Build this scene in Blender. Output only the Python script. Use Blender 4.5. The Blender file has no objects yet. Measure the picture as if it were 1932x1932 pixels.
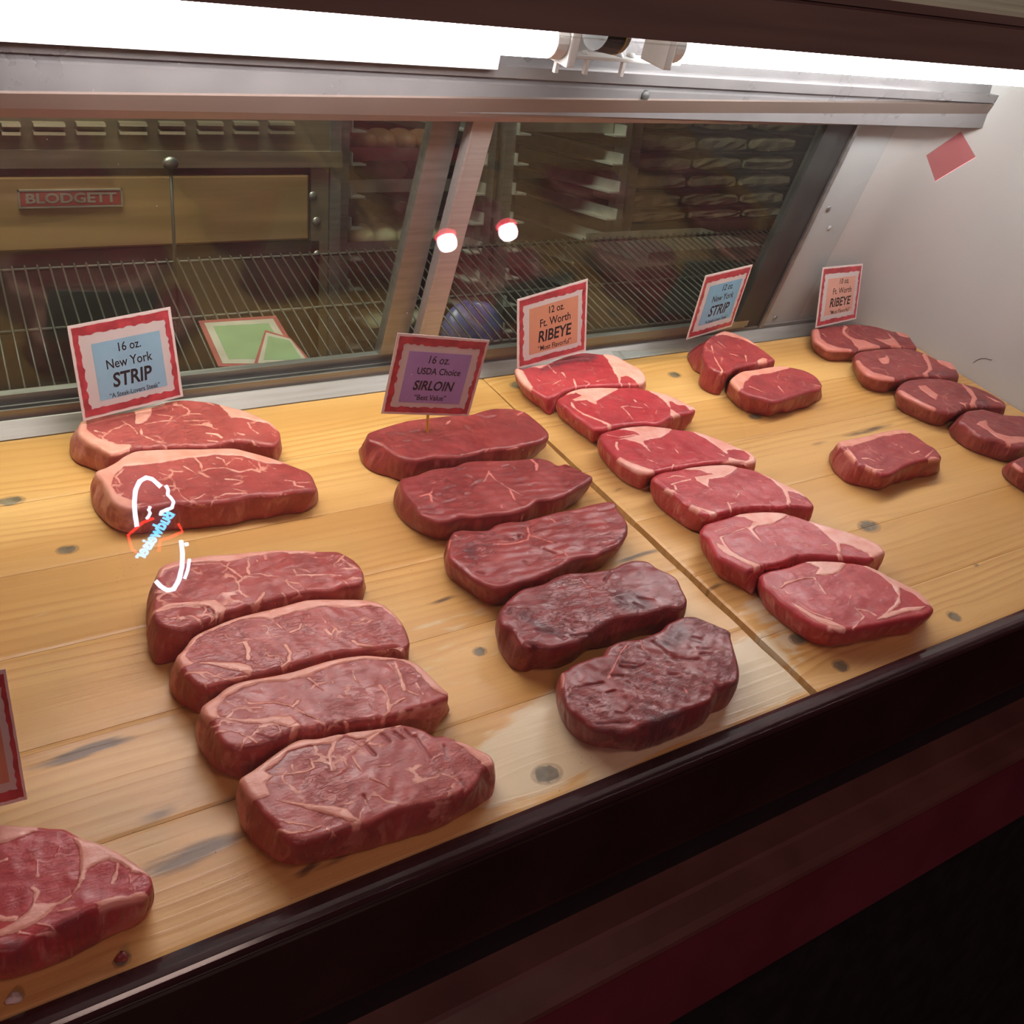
import bpy, bmesh, math, random
import numpy as np
from mathutils import Matrix, Vector
from math import sin, cos, radians, pi, atan2, hypot

# ------------------------------------------------------------------ camera, world, exposure
sc = bpy.context.scene
AL = radians(12.5)            # the deck of the case slopes down towards the customer
H, Z0 = 0.62, 0.75
F = 2058.565
R = np.array([[0.81651592, -0.54080902, 0.2020578],      # rows: camera right / down / forward in case axes
              [-0.17619441, -0.56672663, -0.80484561],
              [0.5497793, 0.6215678, -0.55802884]])
CASE = Matrix.Translation((0, 0, Z0)) @ Matrix.Rotation(AL, 4, 'X')   # case axes -> world
EYE = np.array([0., 0., H])
cam = bpy.data.cameras.new('camera')
cam.sensor_width = 36; cam.lens = F * 36 / 1932; cam.clip_start = 0.01
camo = bpy.data.objects.new('camera', cam); sc.collection.objects.link(camo)
m = Matrix.Identity(4)
for i in range(3):
    m[i][0] = R[0][i]; m[i][1] = -R[1][i]; m[i][2] = -R[2][i]; m[i][3] = EYE[i]
camo.matrix_world = CASE @ m
sc.camera = camo
w = bpy.data.worlds.new('world'); sc.world = w; w.use_nodes = True
w.node_tree.nodes['Background'].inputs[0].default_value = (0.010, 0.006, 0.006, 1)
w.node_tree.nodes['Background'].inputs[1].default_value = 0.6
sc.view_settings.view_transform = 'Standard'; sc.view_settings.look = 'None'
sc.view_settings.gamma = 1; sc.view_settings.use_curve_mapping = False
sc.view_settings.exposure = 0.0
cy = sc.cycles; cy.max_bounces = 5; cy.diffuse_bounces = 2; cy.glossy_bounces = 3; cy.transmission_bounces = 2; cy.transparent_max_bounces = 10
cy.caustics_reflective = False; cy.caustics_refractive = False; cy.sample_clamp_indirect = 8.0
TUBE_L, TUBE_R = 28.0, 26.0   # fluorescent tube radiance

def area(name, loc, rot, size, power, col):
    l = bpy.data.lights.new(name, 'AREA'); l.energy = power; l.color = col; l.shape = 'RECTANGLE'; l.size, l.size_y = size
    o = bpy.data.objects.new(name, l); o.location = loc; o.rotation_euler = rot; sc.collection.objects.link(o); return o
area('kitchen_fill', (0.15, 1.1, 2.6), (radians(22), 0, 0), (1.2, 0.4), 46, (0.96, 1.0, 0.80))  # unseen light added for the kitchen, set left to favour the oven
area('bar_room_pink_fill', (-1.9, -3.3, 2.2), (radians(90), 0, radians(-50)), (0.8, 0.8), 42, (1.0, 0.46, 0.46))  # unseen pink light added to tint the wall mirrored in the glass
area('bar_room_top_fill', (0.6, -0.9, 2.95), (0, 0, 0), (0.5, 0.5), 9, (1.0, 0.72, 0.62))  # unseen fill added to brighten the trim and fascia

# ------------------------------------------------------------------ helpers
def ray(px, py):
    return R.T @ np.array([px - 966., py - 966., F])
def onw(px, py, wv=0.):                     # pixel -> deck plane at height wv, case axes
    d = ray(px, py); return EYE + d * ((wv - H) / d[2])
def onplane(px, py, p0, n):
    d = ray(px, py); return EYE + d * (np.dot(np.array(p0) - EYE, n) / np.dot(d, n))
CN = np.array(CASE)
EYEW = CN[:3, :3] @ EYE + CN[:3, 3]
def kit(px, py, Y):                         # pixel -> upright plane Y = const, world axes
    d = CN[:3, :3] @ ray(px, py); return EYEW + d * ((Y - EYEW[1]) / d[1])

def mesh_obj(name, verts, faces, mat, parent=None, base=None, case=True, smooth=False):
    """one mesh object; verts in case axes (case=True) or world axes; origin at base"""
    v = np.array(verts, dtype=float)
    if parent is not None:
        b = np.array(parent['_b']); case = bool(parent['_c'])
    else:
        b = np.array(base) if base is not None else np.array([(v[:, 0].min() + v[:, 0].max()) / 2, (v[:, 1].min() + v[:, 1].max()) / 2, v[:, 2].min()])
    me = bpy.data.meshes.new(name)
    me.from_pydata([tuple(x) for x in (v - b)], [], faces)
    if smooth:
        me.polygons.foreach_set('use_smooth', [True] * len(me.polygons))
    if mat: me.materials.append(mat)
    me.update()
    o = bpy.data.objects.new(name, me); sc.collection.objects.link(o)
    if parent is not None:
        o.parent = parent
    else:
        o.matrix_world = (CASE if case else Matrix.Identity(4)) @ Matrix.Translation(b)
    o['_b'] = [float(x) for x in b]; o['_c'] = case
    return o
def tag(o, label=None, cat=None, group=None, kind=None):
    for k, x in (('label', label), ('category', cat), ('group', group), ('kind', kind)):
        if x: o[k] = x
    return o
def empty(name, base, label=None, cat=None, group=None, case=True, kind=None):
    o = bpy.data.objects.new(name, None); o.empty_display_size = 0.02; sc.collection.objects.link(o)
    o.matrix_world = (CASE if case else Matrix.Identity(4)) @ Matrix.Translation([float(x) for x in base])
    o['_b'] = [float(x) for x in base]; o['_c'] = case
    return tag(o, label, cat, group, kind)

def box(x0, x1, y0, y1, z0, z1, bev=0.0):
    if bev <= 0:
        v = [(x, y, z) for z in (z0, z1) for y in (y0, y1) for x in (x0, x1)]
        f = [(0, 2, 3, 1), (4, 5, 7, 6), (0, 1, 5, 4), (2, 6, 7, 3), (0, 4, 6, 2), (1, 3, 7, 5)]
        return v, f
    bm = bmesh.new(); v, f = box(x0, x1, y0, y1, z0, z1)
    vs = [bm.verts.new(p) for p in v]
    for q in f: bm.faces.new([vs[i] for i in q])
    bmesh.ops.bevel(bm, geom=bm.edges[:], offset=bev, segments=2, affect='EDGES', profile=0.6)
    bm.verts.index_update()
    r = [tuple(x.co) for x in bm.verts], [[x.index for x in q.verts] for q in bm.faces]
    bm.free(); return r
def join(parts):
    V, Fc = [], []
    for v, f in parts:
        b = len(V); V += [tuple(p) for p in v]; Fc += [[i + b for i in q] for q in f]
    return V, Fc
def prism(profile, x0, x1, closed=True):    # (y,z) profile swept along x
    n = len(profile)
    v = [(x0, p[0], p[1]) for p in profile] + [(x1, p[0], p[1]) for p in profile]
    f = [(i, (i + 1) % n, (i + 1) % n + n, i + n) for i in range(n if closed else n - 1)]
    if closed: f += [list(range(n))[::-1], list(range(n, 2 * n))]
    return v, f
def tube(pts, r, n=8, cap=True):
    P = [np.array(p, float) for p in pts]; V = []; Fc = []
    rr = r if isinstance(r, (list, tuple)) else [r] * len(P)
    ref = None
    for i, p in enumerate(P):
        t = P[min(i + 1, len(P) - 1)] - P[max(i - 1, 0)]; t = t / (np.linalg.norm(t) + 1e-12)
        if ref is None:
            ref = np.array([0, 0, 1.]) if abs(t[2]) < 0.9 else np.array([1., 0, 0])
        a = np.cross(t, ref); a /= np.linalg.norm(a) + 1e-12; b = np.cross(t, a); ref = -b if np.dot(-b, ref) > 0 else b
        for k in range(n):
            an = 2 * pi * k / n; V.append(p + rr[i] * (cos(an) * a + sin(an) * b))
    for i in range(len(P) - 1):
        for k in range(n):
            Fc.append((i * n + k, i * n + (k + 1) % n, (i + 1) * n + (k + 1) % n, (i + 1) * n + k))
    if cap: Fc += [list(range(n))[::-1], list(range((len(P) - 1) * n, len(P) * n))]
    return V, Fc
def dome(c, r, nrm, n=16, m=6, flat=0.5):   # button head: a flattened half sphere on a surface
    nrm = np.array(nrm, float); nrm /= np.linalg.norm(nrm)
    a = np.cross(nrm, [1, 0, 0] if abs(nrm[0]) < .9 else [0, 1, 0]); a /= np.linalg.norm(a); b = np.cross(nrm, a)
    V, Fc = [], []
    for j in range(m):
        t = j / m * pi / 2
        for k in range(n):
            an = 2 * pi * k / n; V.append(np.array(c) + r * cos(t) * (cos(an) * a + sin(an) * b) + nrm * r * flat * sin(t))
    V.append(np.array(c) + nrm * r * flat)
    for j in range(m - 1):
        for k in range(n): Fc.append((j * n + k, j * n + (k + 1) % n, (j + 1) * n + (k + 1) % n, (j + 1) * n + k))
    for k in range(n): Fc.append(((m - 1) * n + k, (m - 1) * n + (k + 1) % n, m * n))
    Fc.append(list(range(n))[::-1]); return V, Fc
def ellipsoid(c, rx, ry, rz, n=20, m=12, seed=0, rough=0.05):
    rnd = random.Random(seed); ph = [rnd.random() * 6.28 for _ in range(6)]
    V, Fc = [], []
    for j in range(m + 1):
        t = pi * j / m
        for k in range(n):
            a = 2 * pi * k / n
            q = 1 + rough * (sin(3 * a + ph[0]) * sin(t) + sin(2 * t + ph[1]) + .5 * sin(5 * a + ph[2]) * sin(2 * t))
            V.append((c[0] + rx * q * sin(t) * cos(a), c[1] + ry * q * sin(t) * sin(a), max(c[2] - rz * .8, c[2] + rz * q * cos(t))))
    for j in range(m):
        for k in range(n): Fc.append((j * n + k, (j + 1) * n + k, (j + 1) * n + (k + 1) % n, j * n + (k + 1) % n))
    return V, Fc

# ------------------------------------------------------------------ materials
def new_mat(name):
    mt = bpy.data.materials.new(name); mt.use_nodes = True
    nt = mt.node_tree; b = nt.nodes['Principled BSDF']
    return mt, nt, b
class N:
    """tiny node writer"""
    def __init__(s, nt): s.nt = nt
    def n(s, t, **kw):
        x = s.nt.nodes.new(t)
        for k, v in kw.items(): setattr(x, k, v)
        return x
    def link(s, a, b): s.nt.links.new(a, b)
    def val(s, sock, v):
        if hasattr(v, 'node'): s.link(v, sock)
        else: sock.default_value = v
    def math(s, op, a, b=0., c=None, clamp=False):
        x = s.n('ShaderNodeMath', operation=op, use_clamp=clamp); s.val(x.inputs[0], a); s.val(x.inputs[1], b)
        if c is not None: s.val(x.inputs[2], c)
        return x.outputs[0]
    def mix(s, f, a, b):
        x = s.n('ShaderNodeMix', data_type='RGBA'); s.val(x.inputs[0], f)
        for i, v in ((6, a), (7, b)):
            s.val(x.inputs[i], v if hasattr(v, 'node') else (*v, 1))
        return x.outputs[2]
    def ramp(s, v, lo, hi, a=0., b=1.):
        x = s.n('ShaderNodeMapRange', interpolation_type='SMOOTHSTEP'); s.val(x.inputs[0], v)
        x.inputs[1].default_value = lo; x.inputs[2].default_value = hi; x.inputs[3].default_value = a; x.inputs[4].default_value = b
        return x.outputs[0]
    def attr(s, name, typ='GEOMETRY'):
        x = s.n('ShaderNodeAttribute', attribute_name=name, attribute_type=typ); return x.outputs['Fac']
    def coord(s, which='Object'): return s.n('ShaderNodeTexCoord').outputs[which]
    def mapping(s, v, scale=(1, 1, 1), loc=(0, 0, 0), rot=(0, 0, 0)):
        x = s.n('ShaderNodeMapping'); s.link(v, x.inputs[0]); x.inputs['Scale'].default_value = scale
        s.val(x.inputs['Location'], loc); x.inputs['Rotation'].default_value = rot
        return x.outputs[0]
    def noise(s, v, scale, detail=3., rough=.5, dist=0., out='Fac'):
        x = s.n('ShaderNodeTexNoise'); s.link(v, x.inputs['Vector']); x.inputs['Scale'].default_value = scale
        x.inputs['Detail'].default_value = detail; x.inputs['Roughness'].default_value = rough; x.inputs['Distortion'].default_value = dist
        return x.outputs[out]
    def bump(s, h, strength, dist, b):
        x = s.n('ShaderNodeBump'); x.inputs['Strength'].default_value = strength; x.inputs['Distance'].default_value = dist
        s.link(h, x.inputs['Height']); s.link(x.outputs[0], b.inputs['Normal']); return x

def plain(name, col, rough=.5, metal=0., var=.12, scale=30., bump=0., spec=.5, stretch=(1, 1, 1)):
    """a plain painted / metal surface with a little procedural variation"""
    mt, nt, b = new_mat(name); k = N(nt)
    co = k.mapping(k.coord(), scale=stretch)
    nz = k.noise(co, scale, 4.)
    c = k.mix(k.ramp(nz, .3, .7), tuple(x * (1 - var) for x in col), tuple(min(1, x * (1 + var)) for x in col))
    k.link(c, b.inputs['Base Color']); b.inputs['Metallic'].default_value = metal
    k.link(k.ramp(nz, .2, .8, rough * .85, min(1, rough * 1.15)), b.inputs['Roughness'])
    b.inputs['Specular IOR Level'].default_value = spec
    if bump: k.bump(nz, bump, .002, b)
    return mt
def emit(name, col, strength):
    mt, nt, b = new_mat(name)
    b.inputs['Base Color'].default_value = (*[min(1, x) for x in col], 1)
    b.inputs['Emission Color'].default_value = (*col, 1); b.inputs['Emission Strength'].default_value = strength
    return mt
def glass(name, tint=(1, 1, 1), dust=.02, dustcol=(.9, .85, .82), f0=.042):
    """clear sheet glass: see-through, Schlick reflection on both faces, thin dust and wiping smears"""
    mt, nt, b = new_mat(name); k = N(nt); nt.nodes.remove(b)
    out = nt.nodes['Material Output']
    lw = k.n('ShaderNodeLayerWeight'); lw.inputs[0].default_value = .5
    fr = k.math('MULTIPLY_ADD', k.math('POWER', lw.outputs['Facing'], 5.), 1 - f0, f0)
    tr = k.n('ShaderNodeBsdfTransparent'); tr.inputs[0].default_value = (*tint, 1)
    gl = k.n('ShaderNodeBsdfGlossy'); gl.inputs['Roughness'].default_value = 0.0
    m1 = k.n('ShaderNodeMixShader'); k.link(fr, m1.inputs[0]); k.link(tr.outputs[0], m1.inputs[1]); k.link(gl.outputs[0], m1.inputs[2])
    last = m1.outputs[0]
    if dust > 0:
        co = k.coord()
        big = k.ramp(k.noise(co, 6., 3., .6, 1.5), .35, .75, .35, 1.)
        streak = k.ramp(k.noise(k.mapping(co, scale=(3, 60, 60), rot=(.3, 0, .5)), 3., 3., .6, .6), .55, .8)
        sp = k.n('ShaderNodeTexVoronoi'); sp.inputs['Scale'].default_value = 70.; k.link(co, sp.inputs['Vector'])
        speck = k.math('MULTIPLY', k.ramp(sp.outputs['Distance'], .035, .02), k.ramp(k.noise(co, 9., 1.), .52, .6))
        fac = k.math('MULTIPLY_ADD', streak, dust * .7, k.math('MULTIPLY', big, dust))
        fac = k.math('MULTIPLY_ADD', speck, .5, fac, clamp=True)
        df = k.n('ShaderNodeBsdfDiffuse'); df.inputs[0].default_value = (*dustcol, 1)
        tl = k.n('ShaderNodeBsdfTranslucent'); tl.inputs[0].default_value = (*dustcol, 1)
        md = k.n('ShaderNodeMixShader'); md.inputs[0].default_value = .5; k.link(df.outputs[0], md.inputs[1]); k.link(tl.outputs[0], md.inputs[2])
        m2 = k.n('ShaderNodeMixShader'); k.link(fac, m2.inputs[0]); k.link(last, m2.inputs[1]); k.link(md.outputs[0], m2.inputs[2])
        last = m2.outputs[0]
    k.link(last, out.inputs['Surface'])
    return mt

def meat(name, c1, c2, fatcol, marb=.5, dashes=.3, darkcol=(.10, .035, .045), rough=.36, crack=.5, sidefat=.3):
    mt, nt, b = new_mat(name); k = N(nt)
    rnd = k.n('ShaderNodeObjectInfo').outputs['Random']
    sh = k.n('ShaderNodeCombineXYZ')
    ox = k.attr('seed'); k.link(ox, sh.inputs[0]); k.link(ox, sh.inputs[1])
    ad = k.n('ShaderNodeVectorMath', operation='ADD'); k.link(k.coord(), ad.inputs[0]); k.link(sh.outputs[0], ad.inputs[1])
    co = ad.outputs[0]
    fat = k.attr('fat'); dark = k.attr('dark'); crk = k.attr('crack'); side = k.attr('side')
    n1 = k.noise(co, 220., 3.); n2 = k.noise(co, 55., 3.)
    ff = k.math('ADD', fat, k.math('MULTIPLY_ADD', n1, .0016, -.0008))
    ff = k.math('ADD', ff, k.math('MULTIPLY_ADD', n2, .0036, -.0018))
    fm = k.ramp(ff, -.0005, .0006)
    fm = k.math('MULTIPLY', fm, k.math('SUBTRACT', 1., k.math('MULTIPLY', side, k.ramp(k.noise(co, 60., 3.), .35, .62, 1. - sidefat, 1. - sidefat * .25))))
    # side streaks of membrane and fat
    st = k.ramp(k.noise(k.mapping(co, scale=(1, 1, .35)), 75., 4., .6, .8), .50, .68, 0., .75)
    # marbling: thin wandering veins, gathered in patches
    dn = k.n('ShaderNodeTexNoise'); dn.inputs['Scale'].default_value = 38.; dn.inputs['Detail'].default_value = 4.; k.link(co, dn.inputs['Vector'])
    dv = k.n('ShaderNodeVectorMath', operation='MULTIPLY_ADD'); k.link(dn.outputs['Color'], dv.inputs[0]); dv.inputs[1].default_value = (.03, .03, .03); k.link(co, dv.inputs[2])
    vor = k.n('ShaderNodeTexVoronoi', feature='DISTANCE_TO_EDGE'); vor.inputs['Scale'].default_value = 34.; k.link(dv.outputs[0], vor.inputs['Vector'])
    patch = k.ramp(k.noise(co, 46., 2.), .50, .64)
    vein = k.math('MULTIPLY', k.ramp(vor.outputs['Distance'], .050, .022), patch)
    dsh = k.math('MULTIPLY', k.ramp(k.noise(k.mapping(co, scale=(1.6, .7, 1), rot=(0, 0, .7)), 190., 2., .5, .6), .66, .73), k.ramp(k.noise(co, 30., 2.), .42, .6))
    mv = k.math('MAXIMUM', k.math('MULTIPLY', vein, marb), k.math('MULTIPLY', dsh, dashes))
    mv = k.math('MULTIPLY', mv, k.math('SUBTRACT', 1., side))
    fm2 = k.math('MAXIMUM', fm, mv, clamp=True)
    fm2 = k.math('MAXIMUM', fm2, k.math('MULTIPLY', k.math('MULTIPLY', st, side), .55))
    base = k.mix(k.ramp(k.noise(co, 28., 4., .6), .3, .7), c1, c2)
    mot = k.noise(co, 120., 5., .7)
    base = k.mix(k.ramp(mot, .42, .70, 0., .42), base, tuple(x * .55 for x in c2))
    fib = k.noise(k.mapping(co, scale=(1, 5, 1), rot=(0, 0, .35)), 140., 3.)
    base = k.mix(k.ramp(fib, .3, .7, 0., .35), base, tuple(x * .72 for x in c1))
    base = k.mix(k.math('MULTIPLY', k.ramp(k.math('ADD', dark, k.math('MULTIPLY_ADD', n2, .010, -.005)), -.004, .006), .75), base, darkcol)
    fcol = k.mix(k.ramp(k.noise(co, 70., 4.), .3, .75), fatcol, tuple(x * y for x, y in zip(fatcol, (.90, .72, .66))))
    c = k.mix(fm2, base, fcol)
    wr = k.noise(k.mapping(co, scale=(1, 2.8, 1), rot=(0, 0, .4)), 95., 5., .6, .8)
    ck = k.math('MULTIPLY', k.ramp(k.math('ABSOLUTE', k.math('SUBTRACT', wr, .5)), .030, .008), k.ramp(k.noise(co, 22., 2.), .45, .62))
    ck = k.math('MULTIPLY', k.math('MULTIPLY', ck, crack), k.math('SUBTRACT', 1., fm2))
    c = k.mix(k.math('MULTIPLY', k.math('MAXIMUM', ck, k.ramp(crk, -.0006, .0004)), .55), c, tuple(x * .30 for x in c1))
    k.link(c, b.inputs['Base Color'])
    k.link(k.ramp(n2, .3, .7, rough * .8, rough * 1.25), b.inputs['Roughness'])
    b.inputs['Specular IOR Level'].default_value = .45
    h = k.math('MULTIPLY_ADD', fib, .35, k.math('MULTIPLY', n1, .5))
    h = k.math('MULTIPLY_ADD', fm2, .5, h); h = k.math('MULTIPLY_ADD', ck, -1.2, h)
    h = k.math('MULTIPLY_ADD', k.noise(co, 90., 4.), .8, h)
    k.bump(h, .6, .0009, b)
    return mt

def wood_mat():
    mt, nt, b = new_mat('pine_board'); k = N(nt)
    co = k.coord(); rnd = k.n('ShaderNodeObjectInfo').outputs['Random']
    u = k.attr('wu'); g = k.attr('wg')
    cx = k.n('ShaderNodeCombineXYZ'); k.link(k.math('MULTIPLY', u, 1.), cx.inputs[0]); k.link(g, cx.inputs[1]); k.link(k.math('MULTIPLY', rnd, 7.), cx.inputs[2])
    v = cx.outputs[0]
    warp = k.noise(k.mapping(v, scale=(2.2, 7, 1)), 1., 2.)
    rings = k.math('MULTIPLY_ADD', warp, 5.0, k.math('MULTIPLY', g, 95.))
    wv = k.math('FRACT', rings)
    late = k.math('MULTIPLY', k.ramp(wv, .30, .85), k.ramp(wv, 1., .86))
    late = k.math('MULTIPLY', late, k.ramp(k.noise(k.mapping(v, scale=(1.5, 16, 1)), 1.), .40, .64))
    fine = k.noise(k.mapping(v, scale=(8, 420, 1)), 1., 3.)
    base = k.mix(k.ramp(k.noise(k.mapping(v, scale=(1.2, 14, 1)), 1., 3.), .3, .7), (.70, .42, .155), (.55, .29, .088))
    base = k.mix(k.math('MULTIPLY', late, .62), base, (.44, .20, .045))
    base = k.mix(k.ramp(fine, .35, .75, 0., .16), base, (.40, .20, .07))
    base = k.mix(k.math('MULTIPLY', rnd, .22), base, (.55, .29, .08))
    pale = k.ramp(k.math('ADD', k.attr('pale'), k.math('MULTIPLY_ADD', k.noise(k.mapping(v, scale=(25, 120, 1)), 1., 4.), 1.2, -.6)), .35, .75)
    base = k.mix(k.math('MULTIPLY', pale, .75), base, (.72, .63, .44))
    stn = k.ramp(k.math('ADD', k.attr('stain'), k.math('MULTIPLY_ADD', k.noise(k.mapping(v, scale=(30, 160, 1)), 1., 4.), .8, -.4)), .25, .8)
    base = k.mix(k.math('MULTIPLY', stn, .88), base, (.085, .048, .032))
    kn = k.ramp(k.math('ADD', k.attr('knot'), k.math('MULTIPLY_ADD', k.noise(co, 160., 3.), .5, -.25)), .30, .55)
    base = k.mix(k.math('MULTIPLY', kn, .92), base, k.mix(k.ramp(k.noise(co, 90., 3.), .35, .65), (.085, .068, .045), (.17, .145, .10)))
    ring = k.ramp(k.math('ABSOLUTE', k.math('SUBTRACT', k.attr('knot'), .33)), .13, .04)
    base = k.mix(k.math('MULTIPLY', ring, .4), base, (.16, .08, .03))
    pits = k.n('ShaderNodeTexVoronoi'); pits.inputs['Scale'].default_value = 150.; k.link(co, pits.inputs['Vector'])
    pt = k.math('MULTIPLY', k.ramp(pits.outputs['Distance'], .12, .05), k.ramp(k.noise(co, 14., 2.), .55, .68))
    base = k.mix(k.math('MULTIPLY', pt, .5), base, (.10, .06, .03))
    k.link(base, b.inputs['Base Color'])
    k.link(k.math('MULTIPLY_ADD', fine, .22, .26), b.inputs['Roughness'])
    b.inputs['Specular IOR Level'].default_value = .42
    k.bump(k.math('MULTIPLY_ADD', late, .4, k.math('MULTIPLY_ADD', fine, .5, k.math('MULTIPLY', k.noise(co, 7., 3.), 4.))), .22, .0015, b)
    return mt

M = dict(
    wood=wood_mat(),
    wood_side=plain('pine_edge', (.30, .17, .07), .6, scale=60., stretch=(1, 6, 6)),
    trim=plain('dark_cherry_lacquer', (.036, .016, .019), .13, spec=.6, var=.2, scale=12., stretch=(.3, 4, 4)),
    fascia=plain('dark_cherry_fascia', (.022, .008, .008), .30, var=.2, scale=10.),
    rail=plain('bumper_rubber', (.085, .035, .030), .38, var=.15, scale=14.),
    maroon=plain('maroon_panel', (.105, .018, .028), .45, var=.12, scale=9.),
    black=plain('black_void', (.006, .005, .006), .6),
    alu=plain('brushed_aluminium', (.46, .44, .42), .42, .55, var=.08, scale=30., stretch=(.25, 10, 10)),
    alu_dk=plain('dull_aluminium', (.30, .30, .29), .42, .8, var=.12, scale=30., stretch=(.4, 5, 5)),
    gasket=plain('dark_gasket', (.030, .031, .030), .5, 0., var=.25, scale=25.),
    white=plain('white_liner', (.47, .465, .445), .38, var=.03, scale=4.),
    panelgrey=plain('grey_white_jamb', (.37, .385, .38), .42, var=.05, scale=8.),
    housing=plain('dull_grey_housing', (.27, .255, .26), .30, .5, var=.06, scale=18.),
    sill=plain('dull_steel_sill', (.30, .285, .265), .45, .55, var=.12, scale=30., stretch=(.3, 6, 6)),
    valance=plain('steel_valance', (.22, .165, .14), .40, .7, var=.05, scale=5.),
    canopy=plain('brown_canopy', (.20, .16, .135), .45, .2, var=.10, scale=14., stretch=(.3, 6, 6)),
    enamel=plain('white_enamel', (.80, .79, .77), .35, var=.03),
    chrome=plain('steel_wire', (.055, .055, .05), .45, .3, var=.05),
    glassf=glass('front_sheet_glass', (.985, .975, .975), dust=.012, dustcol=(.9, .8, .8)),
    glassr=glass('door_sheet_glass', (.92, .95, .92), dust=.006, dustcol=(.75, .78, .72)),
    lam=plain('clear_laminate', (.74, .62, .58), .12, var=.04),
    redink=plain('red_brushed_border', (.42, .050, .060), .35, var=.25, scale=90., stretch=(1, 1, 1)),
    paper=plain('white_paper', (.58, .515, .49), .40, var=.03),
    ink=plain('black_ink', (.018, .014, .016), .5, var=.1),
    blue=plain('blue_panel', (.25, .43, .54), .38, var=.05),
    blue2=plain('bright_blue_panel', (.19, .42, .56), .38, var=.05),
    orange=plain('orange_panel', (.58, .26, .155), .38, var=.05),
    peach=plain('peach_panel', (.66, .34, .26), .38, var=.05),
    purple=plain('purple_panel', (.36, .24, .50), .38, var=.05),
    cardpink=plain('faded_red_border', (.26, .06, .06), .4),
    cardpaper=plain('dull_paper', (.32, .29, .25), .5),
    green=plain('green_panel', (.17, .25, .14), .4, var=.08),
    stick=plain('yellow_pick', (.75, .48, .05), .4),
    steel=plain('oven_steel', (.34, .29, .21), .36, .75, var=.14, scale=16., stretch=(.3, 5, 5)),
    ovendoor=plain('oven_door_reflection_tint', (.56, .36, .17), .34, .55, var=.16, scale=9., stretch=(.35, 5, 5)),  # warm reflection of the lit case painted into the steel's base colour
    dark=plain('dark_recess', (.020, .020, .018), .6),
    plate=plain('badge_red', (.34, .060, .052), .4, var=.1),
    badge=plain('badge_letters', (.40, .36, .30), .35, .4),
    dough=plain('pale_dough', (.60, .62, .42), .6, var=.10, scale=30., bump=.3),
    loaf=plain('baked_bread', (.27, .14, .07), .6, var=.25, scale=30., bump=.3),
    bag=plain('kraft_wrap', (.23, .20, .135), .6, var=.22, scale=26., bump=.8),
    runner=plain('rack_runner', (.50, .50, .46), .4, .4, var=.1),
    pan=plain('sheet_pan_metal', (.42, .42, .38), .38, .8, var=.12),
    redtray=plain('red_tray', (.13, .015, .02), .4),
    bluebag=plain('blue_plastic_bag', (.07, .075, .20), .3, var=.35, scale=34., bump=.8),
    tile=plain('dark_floor_tile', (.020, .016, .016), .4, var=.3, scale=5.),
    kwall=plain('kitchen_wall', (.085, .075, .050), .7, var=.15),
    rwall=plain('bar_room_wall', (.40, .21, .19), .6, var=.1, scale=2.),
    ceil=plain('dark_ceiling', (.05, .042, .038), .8),
    film=glass('red_film', (.94, .58, .60), dust=.03, dustcol=(.8, .1, .12)),
    plastic=glass('clear_plastic', (.93, .96, .95), dust=.05, dustcol=(.6, .75, .75), f0=.08),
)
STRIP = meat('strip_steak_meat', (.42, .075, .066), (.32, .050, .046), (.70, .33, .26), .85, .75, sidefat=.8)
STRIP12 = meat('small_strip_steak_meat', (.36, .042, .044), (.28, .032, .036), (.70, .30, .23), .35, .75)
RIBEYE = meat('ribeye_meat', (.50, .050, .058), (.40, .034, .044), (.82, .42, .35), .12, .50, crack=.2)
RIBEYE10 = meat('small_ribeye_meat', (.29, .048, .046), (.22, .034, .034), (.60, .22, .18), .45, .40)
SIRLOIN = meat('sirloin_meat', (.33, .050, .046), (.245, .034, .034), (.60, .19, .16), .0, .30, crack=.8)
SIRLOIN_D = meat('dark_sirloin_meat', (.27, .040, .040), (.19, .026, .029), (.52, .16, .14), .0, .15, crack=1.2)
# ------------------------------------------------------------------ steaks
def P(s):   # "x,y x,y" -> list
    return [tuple(float(q) for q in t.split(',')) for t in s.split()]
def catmull(p, n):
    p = np.array(p, float); m_ = len(p); out = []
    for i in range(m_):
        p0, p1, p2, p3 = p[i - 1], p[i], p[(i + 1) % m_], p[(i + 2) % m_]
        for t in np.linspace(0, 1, 12, endpoint=False):
            c = .5 * ((2 * p1) + (-p0 + p2) * t + (2 * p0 - 5 * p1 + 4 * p2 - p3) * t * t + (-p0 + 3 * p1 - 3 * p2 + p3) * t ** 3)
            out.append(.35 * (p1 * (1 - t) + p2 * t) + .65 * c)
    out = np.array(out); d = np.linalg.norm(np.roll(out, -1, 0) - out, axis=1); s = np.concatenate([[0], np.cumsum(d)])
    q = np.linspace(0, s[-1], n, endpoint=False); o2 = np.vstack([out, out[:1]])
    return np.stack([np.interp(q, s, o2[:, 0]), np.interp(q, s, o2[:, 1])], 1)
def segdist(X, A, B):
    d = B - A; L = (d * d).sum(1) + 1e-15; best = np.full(len(X), 9.)
    for i in range(len(A)):
        t = np.clip(((X - A[i]) @ d[i]) / L[i], 0, 1)
        q = X - A[i] - t[:, None] * d[i]; best = np.minimum(best, (q * q).sum(1))
    return np.sqrt(best)
def inside(X, poly):
    r = np.zeros(len(X), bool); n = len(poly)
    for i in range(n):
        a, b = poly[i], poly[(i + 1) % n]
        c = ((a[1] > X[:, 1]) != (b[1] > X[:, 1]))
        r ^= c & (X[:, 0] < (b[0] - a[0]) * (X[:, 1] - a[1]) / (b[1] - a[1] + 1e-15) + a[0])
    return r
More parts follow.
